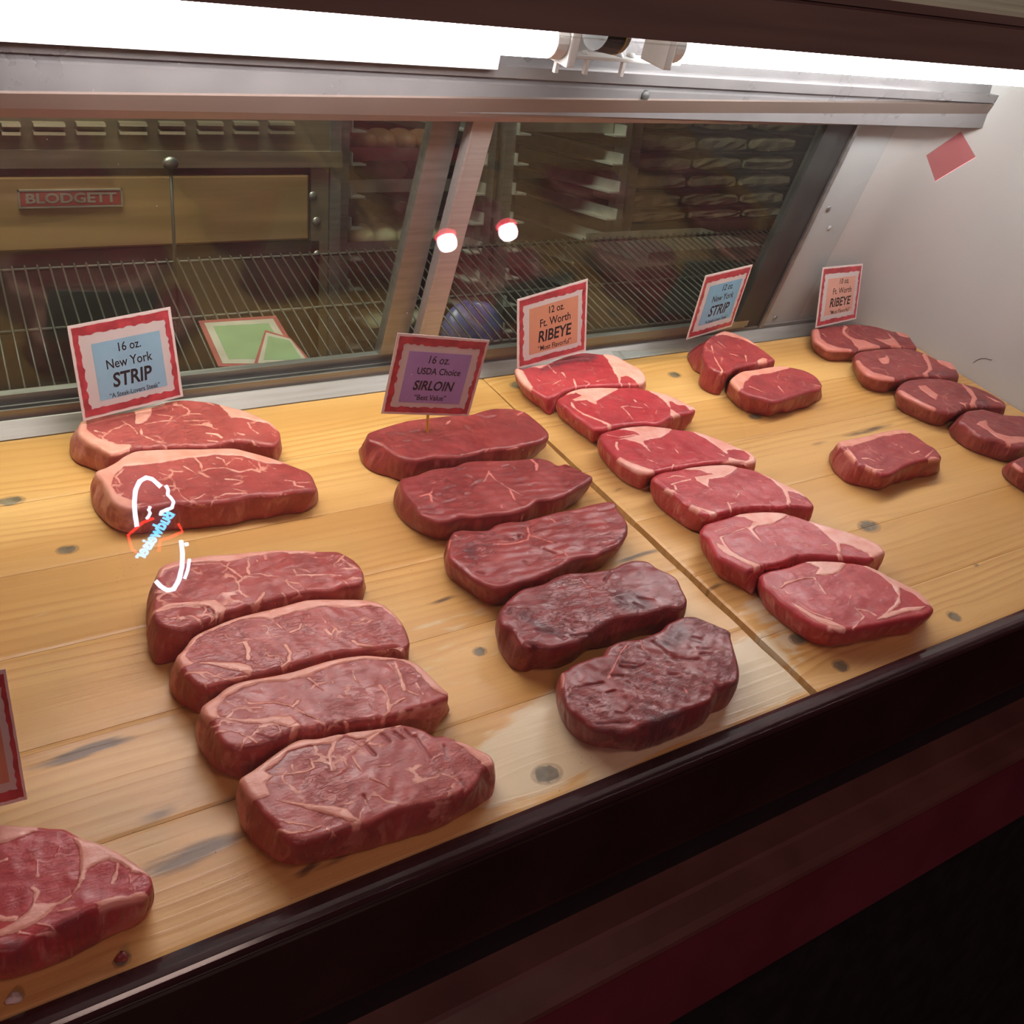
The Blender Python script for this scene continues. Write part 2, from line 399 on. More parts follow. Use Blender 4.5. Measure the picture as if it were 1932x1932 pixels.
def sdf_poly(X, poly):
    d = segdist(X, poly, np.roll(poly, -1, 0)); return np.where(inside(X, poly), d, -d)
def vnoise(X, scale, seed):
    rs = np.random.RandomState(seed); r = np.zeros(len(X))
    for k in range(7):
        a = rs.rand() * 6.28; f = scale * (.6 + rs.rand()); r += np.sin((X[:, 0] * cos(a) + X[:, 1] * sin(a)) * f + rs.rand() * 6.28)
    return r / 3.5
STEAKS = []
SPECS = []
def steak(*a, **k): SPECS.append((a, k))
def build(pre, spec_i, name, label, group, mat, org, s, th, top, bot, fat=(), seams=(), cracks=(), dark=(), rnd=.0045, seed=1, bumps=.0010, NB=300, MR=58, center=None, dome_=0.0):
    bumps *= .32
    ox, oy = org
    T = lambda pts, wv: np.array([onw(ox + x / s, oy + y / s, wv)[:2] for x, y in pts])
    b = catmull(T(P(top), th), NB)
    xa, ya = b[:, 0], b[:, 1]; xb, yb = np.roll(xa, -1), np.roll(ya, -1); cr = xa * yb - xb * ya; A = cr.sum() / 2
    if A < 0:
        b = b[::-1].copy(); xa, ya = b[:, 0], b[:, 1]; xb, yb = np.roll(xa, -1), np.roll(ya, -1); cr = xa * yb - xb * ya; A = cr.sum() / 2
    c = np.array([((xa + xb) * cr).sum(), ((ya + yb) * cr).sum()]) / (6 * A)
    if center: c = T([center], th)[0]
    th_b = np.arctan2(b[:, 1] - c[1], b[:, 0] - c[0]); rb = np.linalg.norm(b - c, axis=1)
    rbot = rb * 1.0
    for pl in bot:
        q = T(P(pl), .001); tq = np.arctan2(q[:, 1] - c[1], q[:, 0] - c[0]); rq = np.linalg.norm(q - c, axis=1)
        tq = np.unwrap(tq)
        if tq[-1] < tq[0]: tq, rq = tq[::-1], rq[::-1]
        mid = (tq[0] + tq[-1]) / 2
        tt = (th_b - mid + pi) % (2 * pi) - pi + mid
        o_ = np.argsort(tq); r2 = np.interp(tt, tq[o_], rq[o_], left=np.nan, right=np.nan)
        rbot = np.where(np.isnan(r2), rbot, r2)
    rbot = np.clip(rbot, rb - .012, rb + .022)
    ker = np.ones(11) / 11; rbot = np.convolve(np.concatenate([rbot[-5:], rbot, rbot[:5]]), ker, 'valid')
    dirs = np.stack([np.cos(th_b), np.sin(th_b)], 1)
    if pre is None: return c + dirs * (rb + .0062)[:, None], c + dirs * (rbot + .0062)[:, None]
    # hidden edges give way to the steaks lying in front; nothing reaches over the trim or into the wall
    rb0 = rb.copy(); rbot0 = rbot.copy()
    for arr, a0 in ((rb, rb0), (rbot, rbot0)):
        for _ in range(60):
            X_ = c + dirs * arr[:, None]
            bad = (X_[:, 1] < .3762) | (X_[:, 1] > .9385) | (X_[:, 0] > 1.5075) | ((X_[:, 0] > 1.411) & (X_[:, 1] > .8675) & (np.hypot(X_[:, 0] - 1.411, X_[:, 1] - .8675) > .0965))
            for j, qq in enumerate(pre):
                q = qq[0 if a0 is rb0 else 1]
                if j > spec_i and np.linalg.norm(q.mean(0) - c) < .3: bad |= inside(X_, q)
            if not bad.any(): break
            arr[bad] -= .0012
        cut = arr - a0; arr[:] = a0 + np.min([np.roll(cut, k) for k in range(-2, 3)], 0)
        sm = np.convolve(np.concatenate([arr[-2:], arr, arr[:2]]), np.ones(5) / 5, 'valid'); arr[:] = np.minimum(arr, sm)
    b = c + dirs * rb[:, None]
    # rings of the top face
    sk = np.linspace(0, 1, MR + 1)[1:]; sk = 1 - (1 - sk) ** 1.25
    X = np.vstack([c[None]] + [c + (b - c) * k for k in sk]); nt_ = len(X)
    d = segdist(X, b, np.roll(b, -1, 0))
    dr = np.clip(d, 0, rnd); wt = th - rnd * (1 - np.sqrt(np.clip(1 - ((rnd - dr) / rnd) ** 2, 0, 1)))
    wt = wt + bumps * (vnoise(X, 160, seed) + .6 * vnoise(X, 420, seed + 5)) * np.clip(d / .006, 0, 1)
    if dome_: wt += dome_ * (np.clip(d / .035, 0, 1) - .6) * np.clip(d / .006, 0, 1)
    dcx = c - X; dcx /= np.linalg.norm(dcx, axis=1)[:, None] + 1e-9; XS = X + dcx * np.clip(.0045 - d, 0, .0045)[:, None]
    def field(polys, lines, Y):
        f = np.full(len(Y), -.02)
        for q in polys: f = np.maximum(f, sdf_poly(Y, T(P(q), th)))
        for q in lines:
            q, wd = q if isinstance(q, tuple) else (q, 1.5)
            L = T(P(q), th); f = np.maximum(f, wd * .00040 - segdist(Y, L[:-1], L[1:]))
        return f
    fatf = np.maximum(field(fat, (), XS), field((), seams, X)); fps = [field([q], (), XS) for q in fat]; fpoly = np.max(fps, 0) if fps else np.full(nt_, -.02); fid = np.argmax(fps, 0) if fps else np.zeros(nt_, int); crk = field((), [(q, 1.6) for q in cracks], X); drk = field(dark, (), X)
    if cracks:
        for q in cracks:
            L = T(P(q), th); dd = segdist(X, L[:-1], L[1:]); wt -= .0013 * np.exp(-(dd / .0013) ** 2)
    wt += .0007 * np.clip(fatf / .0015, 0, 1)
    bb = c + np.stack([np.cos(th_b), np.sin(th_b)], 1) * rbot[:, None]
    out = (b - c) / rb[:, None]
    KS = 12; V = [np.column_stack([X, wt])]; side = [np.zeros(nt_)]; side[0][-NB:] = .5
    w0 = wt[-NB:]
    ss = np.arange(NB) * 2 * pi / NB; rs = np.random.RandomState(seed)
    rip = sum(np.sin(ss * kf + rs.rand() * 6.28) for kf in (23, 37, 58, 81)) * .00035
    for j in range(1, KS + 1):
        t = j / KS; q = b * (1 - t) + bb * t + out * ((.0016 * sin(pi * t) + rip * sin(pi * min(1, t * 1.3)) * 1.0)[:, None])
        if j == KS: q = q - out * .0015
        V.append(np.column_stack([q, w0 * (1 - t) + .0004 * t])); side.append(np.ones(NB))
    V = np.vstack(V); side = np.concatenate(side); ex = np.tile(np.arange(nt_ - NB, nt_), KS)
    fatf = np.concatenate([fatf, fatf[ex] * .6]); fpoly = np.concatenate([fpoly, fpoly[ex]]); fid = np.concatenate([fid, fid[ex]])
    crk = np.concatenate([crk, np.full(KS * NB, -.02)]); drk = np.concatenate([drk, drk[ex]])
    Fc = [(0, 1 + i, 1 + (i + 1) % NB) for i in range(NB)]
    i_ = np.arange(NB); i2 = (i_ + 1) % NB; quads = []
    for r_ in range(MR + KS - 1):
        o = 1 + r_ * NB; quads.append(np.column_stack([o + i_, o + NB + i_, o + NB + i2, o + i2]))
    quads = np.vstack(quads); nv = len(V)
    # split the faces: fat rim and lean are parts of the steak
    isf = np.where(fpoly[quads].mean(1) > 0, fid[quads[:, 0]] + 1, 0); isf0 = np.array([fid[t[1]] + 1 if fpoly[list(t)].mean() > 0 else 0 for t in Fc])
    base = np.array([c[0], c[1], 0.])
    nrm = None
    e = empty(name, base, label, 'steak', group)
    bottom = list(range(nv - NB, nv))[::-1]
    full = bpy.data.meshes.new('tmp'); full.from_pydata(V - base, [], [tuple(t) for t in Fc] + quads.tolist() + [bottom]); full.update()
    nrm = np.empty(nv * 3, np.float32); full.vertex_normals.foreach_get('vector', nrm); nrm = nrm.reshape(-1, 3)
    bpy.data.meshes.remove(full)
    for sel in range(len(fat) + 1):
        part = 'fat_rim' if sel else 'lean'
        fs = [t for t, k in zip(Fc, isf0) if k == sel] + quads[isf == sel].tolist() + ([bottom] if not sel else [])
        if len(fs) < 12: continue
        used = np.zeros(nv, bool)
        for t in fs: used[list(t)] = True
        idx = np.cumsum(used) - 1
        fs = [[int(idx[i]) for i in t] for t in fs]
        me = bpy.data.meshes.new(part); me.from_pydata((V[used] - base), [], fs); me.materials.append(mat)
        me.polygons.foreach_set('use_smooth', [True] * len(me.polygons))
        for an, arr in (('fat', fatf), ('crack', crk), ('dark', drk), ('side', side)):
            me.attributes.new(an, 'FLOAT', 'POINT').data.foreach_set('value', arr[used].astype(np.float32))
        me.attributes.new('seed', 'FLOAT', 'POINT').data.foreach_set('value', np.full(used.sum(), seed * .731, np.float32))
        me.update(); me.normals_split_custom_set_from_vertices(nrm[used].tolist())
        o = bpy.data.objects.new(part, me); sc.collection.objects.link(o); o.parent = e
    STEAKS.append(e); return e

G1, G2, G3, G4, G5 = ('sixteen ounce strip steaks in a column', 'sirloin steaks in a column', 'twelve ounce ribeyes in a column', 'twelve ounce strip steaks', 'ribeyes along the white end wall')
A_ = (120, 740); C_ = (260, 1010); E_ = (360, 1120); Fo = (440, 1340); s1 = 3.864
steak('strip_steak', 'bright red strip steak at the rear, under the blue 16 oz. sign', G1, STRIP, A_, s1, .028,
 '140,190 95,262 108,315 170,362 270,418 345,452 400,458 520,418 640,402 800,398 920,400 1050,400 1200,358 1330,352 1450,378 1540,385 1585,340 1580,280 1530,225 1440,180 1320,130 1200,100 1100,70 980,55 850,48 760,60 640,95 500,130 300,160',
 ['70,240 45,380 50,480 110,530 210,560 300,545', '1330,420 1480,442 1560,400 1590,340'],
 fat=['140,190 95,262 108,315 170,362 270,418 400,458 520,418 480,385 380,380 250,335 170,270 165,210', '1100,70 1200,100 1440,180 1530,225 1580,280 1560,290 1500,230 1380,205 1300,185 1220,185 1190,150', '520,140 640,95 640,170 560,240 520,230'],
 seams=[('560,240 570,310 660,350 740,370', 1.8), ('830,190 870,175 930,150', 1.6), ('1040,300 1120,305 1150,330', 3), ('1050,350 1120,360', 2.5), ('1345,220 1370,270 1430,310', 1.6), ('590,235 720,210 880,210 1060,205', 1.5), ('230,280 300,300', 3), ('1270,300 1310,310', 2.5)], seed=1)
steak('strip_steak', 'broad strip steak with a wide pale fat edge, second from rear in left column', G1, STRIP, A_, s1, .030,
 '220,580 300,545 370,508 430,465 480,438 545,420 700,412 850,408 1000,408 1230,403 1340,425 1470,460 1600,500 1720,545 1800,580 1835,640 1850,695 1838,712 1760,715 1650,728 1540,750 1420,750 1330,760 1200,790 1080,800 950,806 820,806 700,825 560,850 430,842 350,790 310,720 275,650',
 ['215,620 200,760 215,850 290,940 380,1010 520,1035 700,1010 900,995 1100,975 1350,930 1600,890 1760,870 1840,840 1870,740'],
 fat=['220,580 300,545 430,465 545,420 850,408 1230,403 1340,425 1600,500 1720,545 1640,525 1480,520 1380,490 1290,465 1130,455 900,480 740,510 600,525 440,540 370,600 345,680 390,745 520,790 560,850 430,842 350,790 310,720 275,650'],
 seams=[('440,560 385,610 375,670 400,720 480,765', 1.2), ('960,600 1050,560 1170,550 1280,580 1370,560 1430,580', 2.2), ('1120,475 1165,490 1180,530', 1.3), ('690,580 740,600 800,600', 1.8), ('830,700 860,760 930,800', 2), ('1620,640 1680,650 1690,680 1750,690', 2), ('960,775 1000,760 1030,740', 2), ('1180,630 1290,645', 2.4), ('880,540 990,610 900,640', 1.8), ('1010,580 1000,520 960,480', 1.5), ('1350,500 1420,560', 1.5), ('1500,540 1560,570', 1.2), ('1100,770 1180,740 1340,735', 2)], seed=2)
steak('strip_steak', 'strip steak with a curled tail, third from the rear in the left column', G1, STRIP, C_, s1, .036,
 '150,235 118,400 100,560 130,625 200,668 330,690 450,680 515,655 545,625 640,588 760,562 850,548 1050,505 1110,480 1250,445 1400,410 1500,375 1600,360 1640,345 1655,280 1630,220 1580,170 1520,135 1450,105 1300,105 1150,100 1000,100 870,110 700,125 500,140 380,160 250,185',
 ['110,420 75,700 82,850 130,960 240,1000 340,960', '1660,320 1665,440 1600,470'],
 fat=['150,235 250,185 500,140 700,125 1000,100 1300,105 1290,135 1000,130 800,160 640,190 400,200 200,260 150,330', '100,560 200,500 400,480 560,470 640,520 670,580 620,590 560,560 520,520 300,520 160,560'],
 seams=[('400,212 600,205 690,250 760,310', 1.8), ('1140,250 1160,290 1300,285 1480,290', 2), ('920,420 870,490 800,560', 4), ('1050,420 1120,470 1160,450', 2), ('640,450 700,470', 1.5), ('780,300 900,305', 1.5), ('1050,330 1180,350 1240,410', 1.5), ('200,610 400,590 480,640', 2.5), ('1450,230 1500,200', 1), ('1290,160 1390,165', 1.2)],
 cracks=['210,525 380,505 520,530 560,580'], seed=3, bumps=.0014)
steak('strip_steak', 'strip steak with a branching fat seam, fourth from the rear in the left column', G1, STRIP, C_, s1, .034,
 '272,885 330,820 400,730 560,650 720,590 900,545 1050,510 1230,462 1450,458 1650,462 1780,490 1870,555 1930,620 1966,690 1990,770 1980,800 1940,835 1880,812 1780,825 1680,838 1590,848 1500,862 1400,885 1250,930 1050,980 850,1020 700,1060 600,1105 500,1110 410,1080 345,1010 295,940',
 ['240,930 225,1080 235,1150 300,1230 400,1285 520,1260', '1995,790 1990,880 1930,900'],
 fat=['272,885 330,820 400,730 560,650 720,590 900,545 1230,462 1450,458 1650,462 1780,490 1930,620 1966,690 1930,680 1870,600 1780,530 1700,515 1600,530 1450,520 1300,525 1150,560 1020,600 980,620 900,600 760,615 600,665 440,745 370,820 350,880 400,935 330,960 295,940', '400,930 520,920 740,925 820,960 850,1000 780,1000 640,970 520,945', '1520,870 1590,838 1680,825 1780,812 1880,806 1940,830 1780,828 1590,850'],
 seams=[('980,620 1050,680', 2), ('1110,705 1180,680 1190,650', 2.5), ('780,780 805,830 800,900', 3.6), ('1080,800 1110,860 1100,920 1060,960', 4.2), ('920,840 960,880 1030,880 1050,940', 1.8), ('1370,690 1410,730 1440,680', 2.5), ('1410,730 1410,760', 2), ('1570,770 1610,800 1700,810', 4), ('1520,640 1600,640 1650,610', 1.6), ('350,1000 500,1000 640,1050 800,1020', 2), ('430,1000 520,1055 620,1085', 2), ('1330,560 1370,640', 1.4), ('720,790 800,770', 1.4), ('1800,760 1840,720', 1.5), ('930,830 930,860', 1.2)], seed=4)
steak('strip_steak', 'strip steak with ragged tail and heavy marbling, second from the front in the left column', G1, STRIP, E_, s1, .036,
 '70,820 130,770 180,740 250,680 350,635 470,610 600,590 740,560 880,515 1000,480 1130,455 1270,440 1400,450 1560,465 1650,500 1720,560 1790,630 1850,690 1885,712 1875,760 1790,800 1720,820 1620,842 1500,888 1400,930 1300,950 1200,975 1050,1000 900,1025 780,1045 690,1080 600,1110 520,1105 430,1120 330,1130 240,1100 180,1020 140,930 85,880',
 ['55,880 30,1040 60,1120 120,1220 200,1310 330,1345 470,1290', '1890,760 1885,920 1830,970 1740,995 1600,970'],
 fat=['70,820 250,680 470,610 740,560 1000,480 1270,440 1560,465 1720,560 1885,712 1860,740 1760,700 1680,600 1600,510 1500,485 1400,490 1280,480 1100,510 950,560 850,600 700,640 520,645 380,685 260,755 190,830 210,910 140,930 85,880', '210,910 420,915 560,900 720,895 800,950 830,1000 790,1035 740,980 600,945 420,945', '1300,950 1400,905 1500,860 1620,820 1740,800 1860,750 1875,760 1720,822 1620,845 1500,890 1400,932'],
 seams=[('400,770 420,800 600,795 740,820 830,880 920,910', 2.6), ('740,830 785,780', 3.4), ('860,620 960,700', 2), ('1490,500 1540,640 1560,700', 3.4), ('1380,670 1440,760 1440,860 1400,910', 3.4), ('1440,830 1500,790 1560,760', 2.6), ('1300,790 1320,860', 1.6), ('1180,560 1200,630 1270,690', 1.6), ('1120,930 1200,960 1310,930', 2), ('180,1005 300,1000 420,1040 480,1085', 2), ('220,880 340,835 520,830', 1.6), ('1640,650 1700,740', 1.6), ('1000,600 1040,650', 1), ('1560,700 1660,740', 2.4)],
 cracks=['930,960 940,1000', '500,1030 640,1080 660,1095', '1690,860 1660,900'], seed=5, bumps=.0014)
steak('strip_steak', 'largest strip steak nearest the front trim, in the left column', G1, STRIP, Fo, s1, .035,
 '40,495 150,420 300,310 420,230 500,200 620,195 750,165 880,145 1020,130 1150,105 1240,90 1380,125 1470,175 1540,170 1660,215 1780,270 1880,320 1915,390 1895,415 1830,440 1790,520 1720,590 1670,630 1560,650 1430,680 1280,710 1160,750 1080,790 980,840 850,860 700,905 600,940 500,965 420,955 360,915 300,830 220,760 150,660 90,590',
 ['35,560 35,700 40,800 60,860 120,940 190,1020 300,1090 400,1135 520,1120 700,1085 900,1030 1100,975 1300,920 1500,860 1620,790 1700,740', '1910,420 1905,520 1880,640 1830,690 1740,720'],
 fat=['40,495 150,420 420,230 620,195 880,145 1240,90 1380,125 1450,170 1350,140 1240,115 1100,150 960,205 900,220 820,185 740,235 560,265 400,305 330,385 240,445 290,480 230,540 260,620 200,640 150,660 90,590', '1540,170 1660,215 1880,320 1915,390 1830,440 1800,380 1700,290 1600,220', '300,650 520,680 700,700 830,720 880,780 980,835 850,810 700,760 540,715', '1080,790 1160,735 1280,695 1430,655 1560,622 1670,600 1670,630 1430,680 1280,712 1160,752'],
 seams=[('870,340 930,440', 1.8), ('560,360 590,420 520,450', 2), ('430,400 440,470', 2), ('260,470 380,465 520,450', 1.6), ('1000,500 1060,520 1130,560 1140,500', 1.8), ('740,230 700,330 720,440', 3.4), ('800,340 830,410 760,470', 2.2), ('1450,355 1540,320', 2), ('320,860 420,900 560,880 640,840', 1.8), ('330,800 480,830 600,850', 1.8), ('1060,410 1140,400', 1.5), ('960,650 1000,740', 1.8), ('690,590 750,600', 1.5), ('860,210 930,260 1050,170', 2)],
 cracks=['1660,510 1690,560 1670,620', '1330,190 1380,270 1440,350', '1540,260 1560,360', '960,240 1030,320', '950,620 970,680', '1080,180 1140,230', '1180,160 1240,210', '1260,150 1310,190'],
 dark=['250,445 350,355 480,285 640,250 760,240 640,275 500,310 380,370 300,450'], seed=6, bumps=.0013, NB=360, MR=72)
steak('ribeye_steak', 'dim ribeye steak cut off by the frame at the near left corner', 'ribeyes at the near left', RIBEYE, (0, 1530), 5.853, .036,
 '-250,190 0,130 250,148 430,150 560,165 700,170 800,215 950,300 1050,320 1200,380 1350,460 1500,560 1620,650 1680,720 1690,800 1650,900 1580,960 1450,985 1250,1030 1100,1080 950,1130 850,1190 700,1250 560,1330 380,1400 210,1525 0,1555 -250,1560 -420,1250 -450,800 -420,450',
 ['1700,860 1690,1000 1640,1150 1550,1250 1350,1330 1150,1420 900,1560 600,1700 300,1800 0,1870 -300,1880'],
 fat=['-250,190 0,130 250,148 430,150 500,180 400,230 250,290 100,340 0,365 -200,420', '520,180 700,170 950,300 1200,380 1500,560 1690,740 1640,740 1550,700 1450,690 1420,640 1300,570 1200,540 1060,590 960,660 930,760 870,860 780,970 650,1040 560,1100 480,1180 400,1240 200,1330 0,1400 -200,1440 -200,1310 0,1310 160,1240 300,1120 360,1010 420,1020 520,1030 650,1000 780,920 860,800 890,650 880,450 830,330 740,240 620,200', '950,1115 1050,1010 1200,960 1400,930 1530,900 1640,870 1630,930 1450,980 1250,1015 1080,1045'],
 seams=[('360,860 410,890 380,1000', 2.4), ('410,560 410,720', 1.2), ('660,400 640,460 600,500', 1.6), ('0,560 60,540', 2), ('1300,590 1280,690 1240,790', 1.6), ('640,1105 850,1070', 1.6), ('-100,1150 60,1200 160,1190', 3), ('420,1250 560,1275 640,1310', 2), ('210,1350 380,1370 600,1310', 2), ('1430,720 1440,800', 1.2)],
 dark=['380,1370 560,1330 850,1190 1100,1080 900,1100 700,1200 500,1300', '0,1420 380,1390 210,1520 0,1540'], seed=7, NB=360, MR=64)
R1_ = (660, 750); sR = 4.025; R3_ = (830, 930)
steak('sirloin_steak', 'sirloin steak pierced by the yellow pick of the purple sign', G2, SIRLOIN, R1_, sR, .030,
 '130,265 170,245 280,210 420,170 560,150 740,130 920,120 1000,95 1090,75 1220,75 1330,100 1400,150 1460,200 1515,260 1510,300 1440,335 1350,355 1260,375 1130,390 1020,405 970,420 820,450 650,450 520,475 430,468 370,450 290,400 210,350 130,320',
 ['105,300 50,365 75,450 110,530 190,580 330,610 420,590 520,560', '1520,310 1500,380 1400,420 1300,450 1180,465 1050,470'],
 fat=['930,450 1000,412 1005,440 960,470'], seams=[('1275,135 1320,105', 3), ('730,205 760,180', 1.6), ('1180,390 1280,370', 3), ('1030,400 1060,385', 1.5), ('150,290 190,300', 1.5)],
 cracks=['290,282 350,270 420,282', '350,378 400,370', '880,215 900,240 930,255', '970,135 1040,148 1110,135', '460,260 520,250', '560,330 620,322', '400,330 460,330'], seed=8, bumps=.0014)
steak('sirloin_steak', 'smooth sirloin steak with a forked pale vein, second from the rear in its column', G2, SIRLOIN, R1_, sR, .030,
 '380,610 440,595 520,575 600,540 690,525 790,515 880,480 1000,470 1130,470 1280,462 1420,450 1520,470 1580,505 1640,490 1700,520 1800,570 1850,590 1842,622 1750,680 1640,740 1540,770 1430,780 1380,820 1270,870 1120,890 960,905 850,905 760,935 680,940 600,915 530,880 490,810 420,730 385,680',
 ['355,660 330,780 345,850 380,920 430,970 510,1020 600,1050 700,1055 790,1020 900,990', '1855,620 1830,690 1760,750 1680,810 1560,845 1400,870'],
 fat=['360,620 385,612 392,690 380,720'], seams=[('1050,560 1100,620 1210,690 1255,775', 1.5), ('1210,690 1350,765', .9), ('1060,560 1030,620 970,680', 1.3), ('600,655 700,630 730,610', 1.1), ('640,670 610,730 625,790', 1.5), ('800,630 840,690', 1), ('1380,470 1420,510 1415,550', 2.4), ('1150,815 1160,850', .8), ('610,730 530,750', 1)],
 cracks=['640,770 700,802 800,770', '930,672 960,650 1010,625', '530,842 640,832', '560,872 700,882', '720,697 800,670', '660,740 700,730 720,762', '1390,667 1420,657', '820,542 870,537', '1160,525 1210,510 1260,545', '880,735 915,730', '890,590 930,605'], seed=9, bumps=.0016)
steak('sirloin_steak', 'sirloin steak with a pale star-shaped seam, middle of its column by the board joint', G2, SIRLOIN, R3_, s1, .030,
 '95,275 160,260 260,265 350,260 410,220 500,200 600,198 720,165 850,130 980,110 1100,75 1200,55 1280,60 1310,120 1350,170 1375,220 1375,280 1340,340 1290,390 1200,430 1130,460 1050,465 960,490 880,540 780,590 690,625 600,650 500,680 400,690 320,660 230,610 170,560 110,510 60,460 60,380 70,320',
 ['45,420 35,500 45,590 100,650 200,700 330,735 470,748 560,722 680,670', '1378,300 1300,410 1180,480 1100,530 980,562 880,600'],
 seams=[('640,250 650,300 640,340 560,360 480,370 420,370', 2.4), ('650,310 740,330 820,362', 2.4), ('430,390 350,490', .9), ('780,180 820,190 840,210', 1.8), ('1060,110 1120,135', 1.4), ('880,400 930,460', 2), ('110,310 150,335', 1.2), ('1120,240 1180,260', 1), ('60,400 75,340', 2.5)],
 cracks=['180,420 280,412', '190,472 260,482 270,520', '250,582 330,592', '610,497 650,517', '560,352 610,312', '690,282 780,262', '760,412 850,442', '1160,132 1290,95', '460,330 540,340 600,300', '570,305 620,330', '300,380 400,375'],
 dark=['560,640 700,620 880,560 1000,500 1250,400 1372,250 1330,330 1200,430 960,490 780,590 690,625', '160,380 260,360 280,480 180,480'], seed=10, bumps=.0018)
steak('sirloin_steak', 'dark thick sirloin steak with fine creases, second from the front in its column', G2, SIRLOIN_D, R3_, s1, .034,
 '430,860 470,800 530,740 600,690 680,670 760,650 850,600 940,575 1050,570 1180,555 1270,535 1340,500 1420,480 1520,490 1590,540 1680,580 1740,620 1770,690 1810,770 1800,820 1750,840 1680,835 1600,860 1500,885 1400,900 1300,915 1200,960 1110,1020 1020,1080 930,1110 830,1130 700,1110 640,1125 580,1085 530,1000 460,970 430,920',
 ['425,900 418,1060 440,1170 500,1260 570,1325 620,1300 760,1262 900,1200 1040,1130 1200,1122 1320,1080 1450,1020', '1815,790 1842,830 1810,862 1740,910'],
 seams=[('1020,620 1090,700 1100,780', 1.4), ('560,770 600,822', 1.2), ('1060,680 1150,690', 1.4), ('800,890 830,930', 1.2), ('780,680 860,700', 1)],
 cracks=['500,870 520,840', '560,890 600,960', '640,850 670,900', '1380,720 1440,760 1560,780', '1300,760 1360,800', '1420,800 1480,830', '1200,640 1240,580', '700,1000 820,1010 900,1060', '1100,1020 960,1040', '900,930 1000,950', '640,1100 720,1110'],
 dark=['1250,700 1450,720 1550,790 1560,850 1400,870 1280,830', '560,900 700,1000 900,1060 1050,1030 900,1000 700,920 600,850'], seed=11, bumps=.0020)
steak('sirloin_steak', 'dark two-lobed sirloin steak lying against the front trim', G2, SIRLOIN_D, (1030, 1140), 4.83, .032,
 '140,610 180,590 260,530 350,500 430,470 520,450 550,400 580,365 680,322 780,308 860,302 950,268 1050,225 1110,165 1180,130 1260,100 1360,100 1440,130 1560,180 1690,235 1695,290 1720,380 1755,500 1770,600 1760,690 1700,730 1590,765 1560,800 1530,850 1530,910 1460,1000 1420,1070 1330,1165 1230,1205 1100,1225 1000,1215 920,1190 750,1175 620,1150 500,1140 410,1110 330,1040 240,980 180,900 150,790 145,700',
 ['120,680 95,860 110,960 150,1060 220,1170 310,1250 420,1295 560,1300 720,1290 860,1272 980,1282 1080,1296 1200,1286 1320,1230', '1775,640 1765,730 1690,810 1560,862'],
 seams=[('740,370 680,440 640,530 570,670', 2.2), ('860,310 880,400 960,470', 1.5), ('1260,770 1320,840', 1), ('150,620 150,740', 3), ('800,780 830,840', 1.6), ('520,800 510,860', 1)],
 cracks=['980,345 1060,412 1150,482 1280,502 1400,502', '1400,592 1480,692 1580,772', '560,802 640,782 700,802', '640,982 720,992 780,942', '300,762 430,727 530,707', '680,562 800,582 900,552', '1080,582 1110,632 1200,642', '380,922 400,962', '750,702 840,772', '700,530 820,545', '1340,300 1420,320', '1380,400 1480,410', '1420,450 1520,455', '470,1090 620,1080 760,1070', '600,640 700,650'],
 dark=['1120,200 1250,160 1330,280 1250,360 1100,420 980,350 1080,270', '900,1000 1200,950 1400,980 1300,1120 1050,1190 950,1150'], seed=12, bumps=.0022, NB=360, MR=72, center=(800, 720))
B1_ = (960, 650); sB = 5.084; B3_ = (1110, 790); s3 = 4.293; B5_ = (1300, 950)
steak('ribeye_steak', 'bright ribeye steak under the orange 12 oz. sign at the rear', G3, RIBEYE, B1_, sB, .024,
 '60,215 110,228 200,208 350,180 450,140 560,100 700,70 800,75 880,85 960,90 1040,110 1110,150 1180,190 1260,230 1310,290 1322,340 1285,372 1230,388 1160,384 1050,386 900,390 760,395 640,412 560,438 490,470 440,515 380,515 300,478 220,430 150,380 100,320 70,265',
 ['52,250 80,345 130,412 200,452 280,502 350,548 440,582'],
 fat=['880,85 960,90 1110,150 1260,230 1322,340 1230,388 1220,350 1140,300 1080,310 1060,386 1050,330 1000,240 950,150', '60,215 130,250 180,330 250,440 200,420 130,370 75,280', '200,208 350,180 450,140 420,175 300,225'],
 seams=[('515,270 545,315', 3), ('380,200 450,275', 1.5), ('620,330 650,408', 1.4), ('730,350 780,370 740,398', 1.4), ('840,355 930,335', 1.8), ('420,385 500,340', 1.6), ('120,330 220,400', 2.4), ('270,330 300,350', 2), ('1150,365 1170,390', 1.5)],
 dark=['560,110 780,80 870,100 800,170 640,170 450,210 300,280 300,240'], seed=13, bumps=.0007)
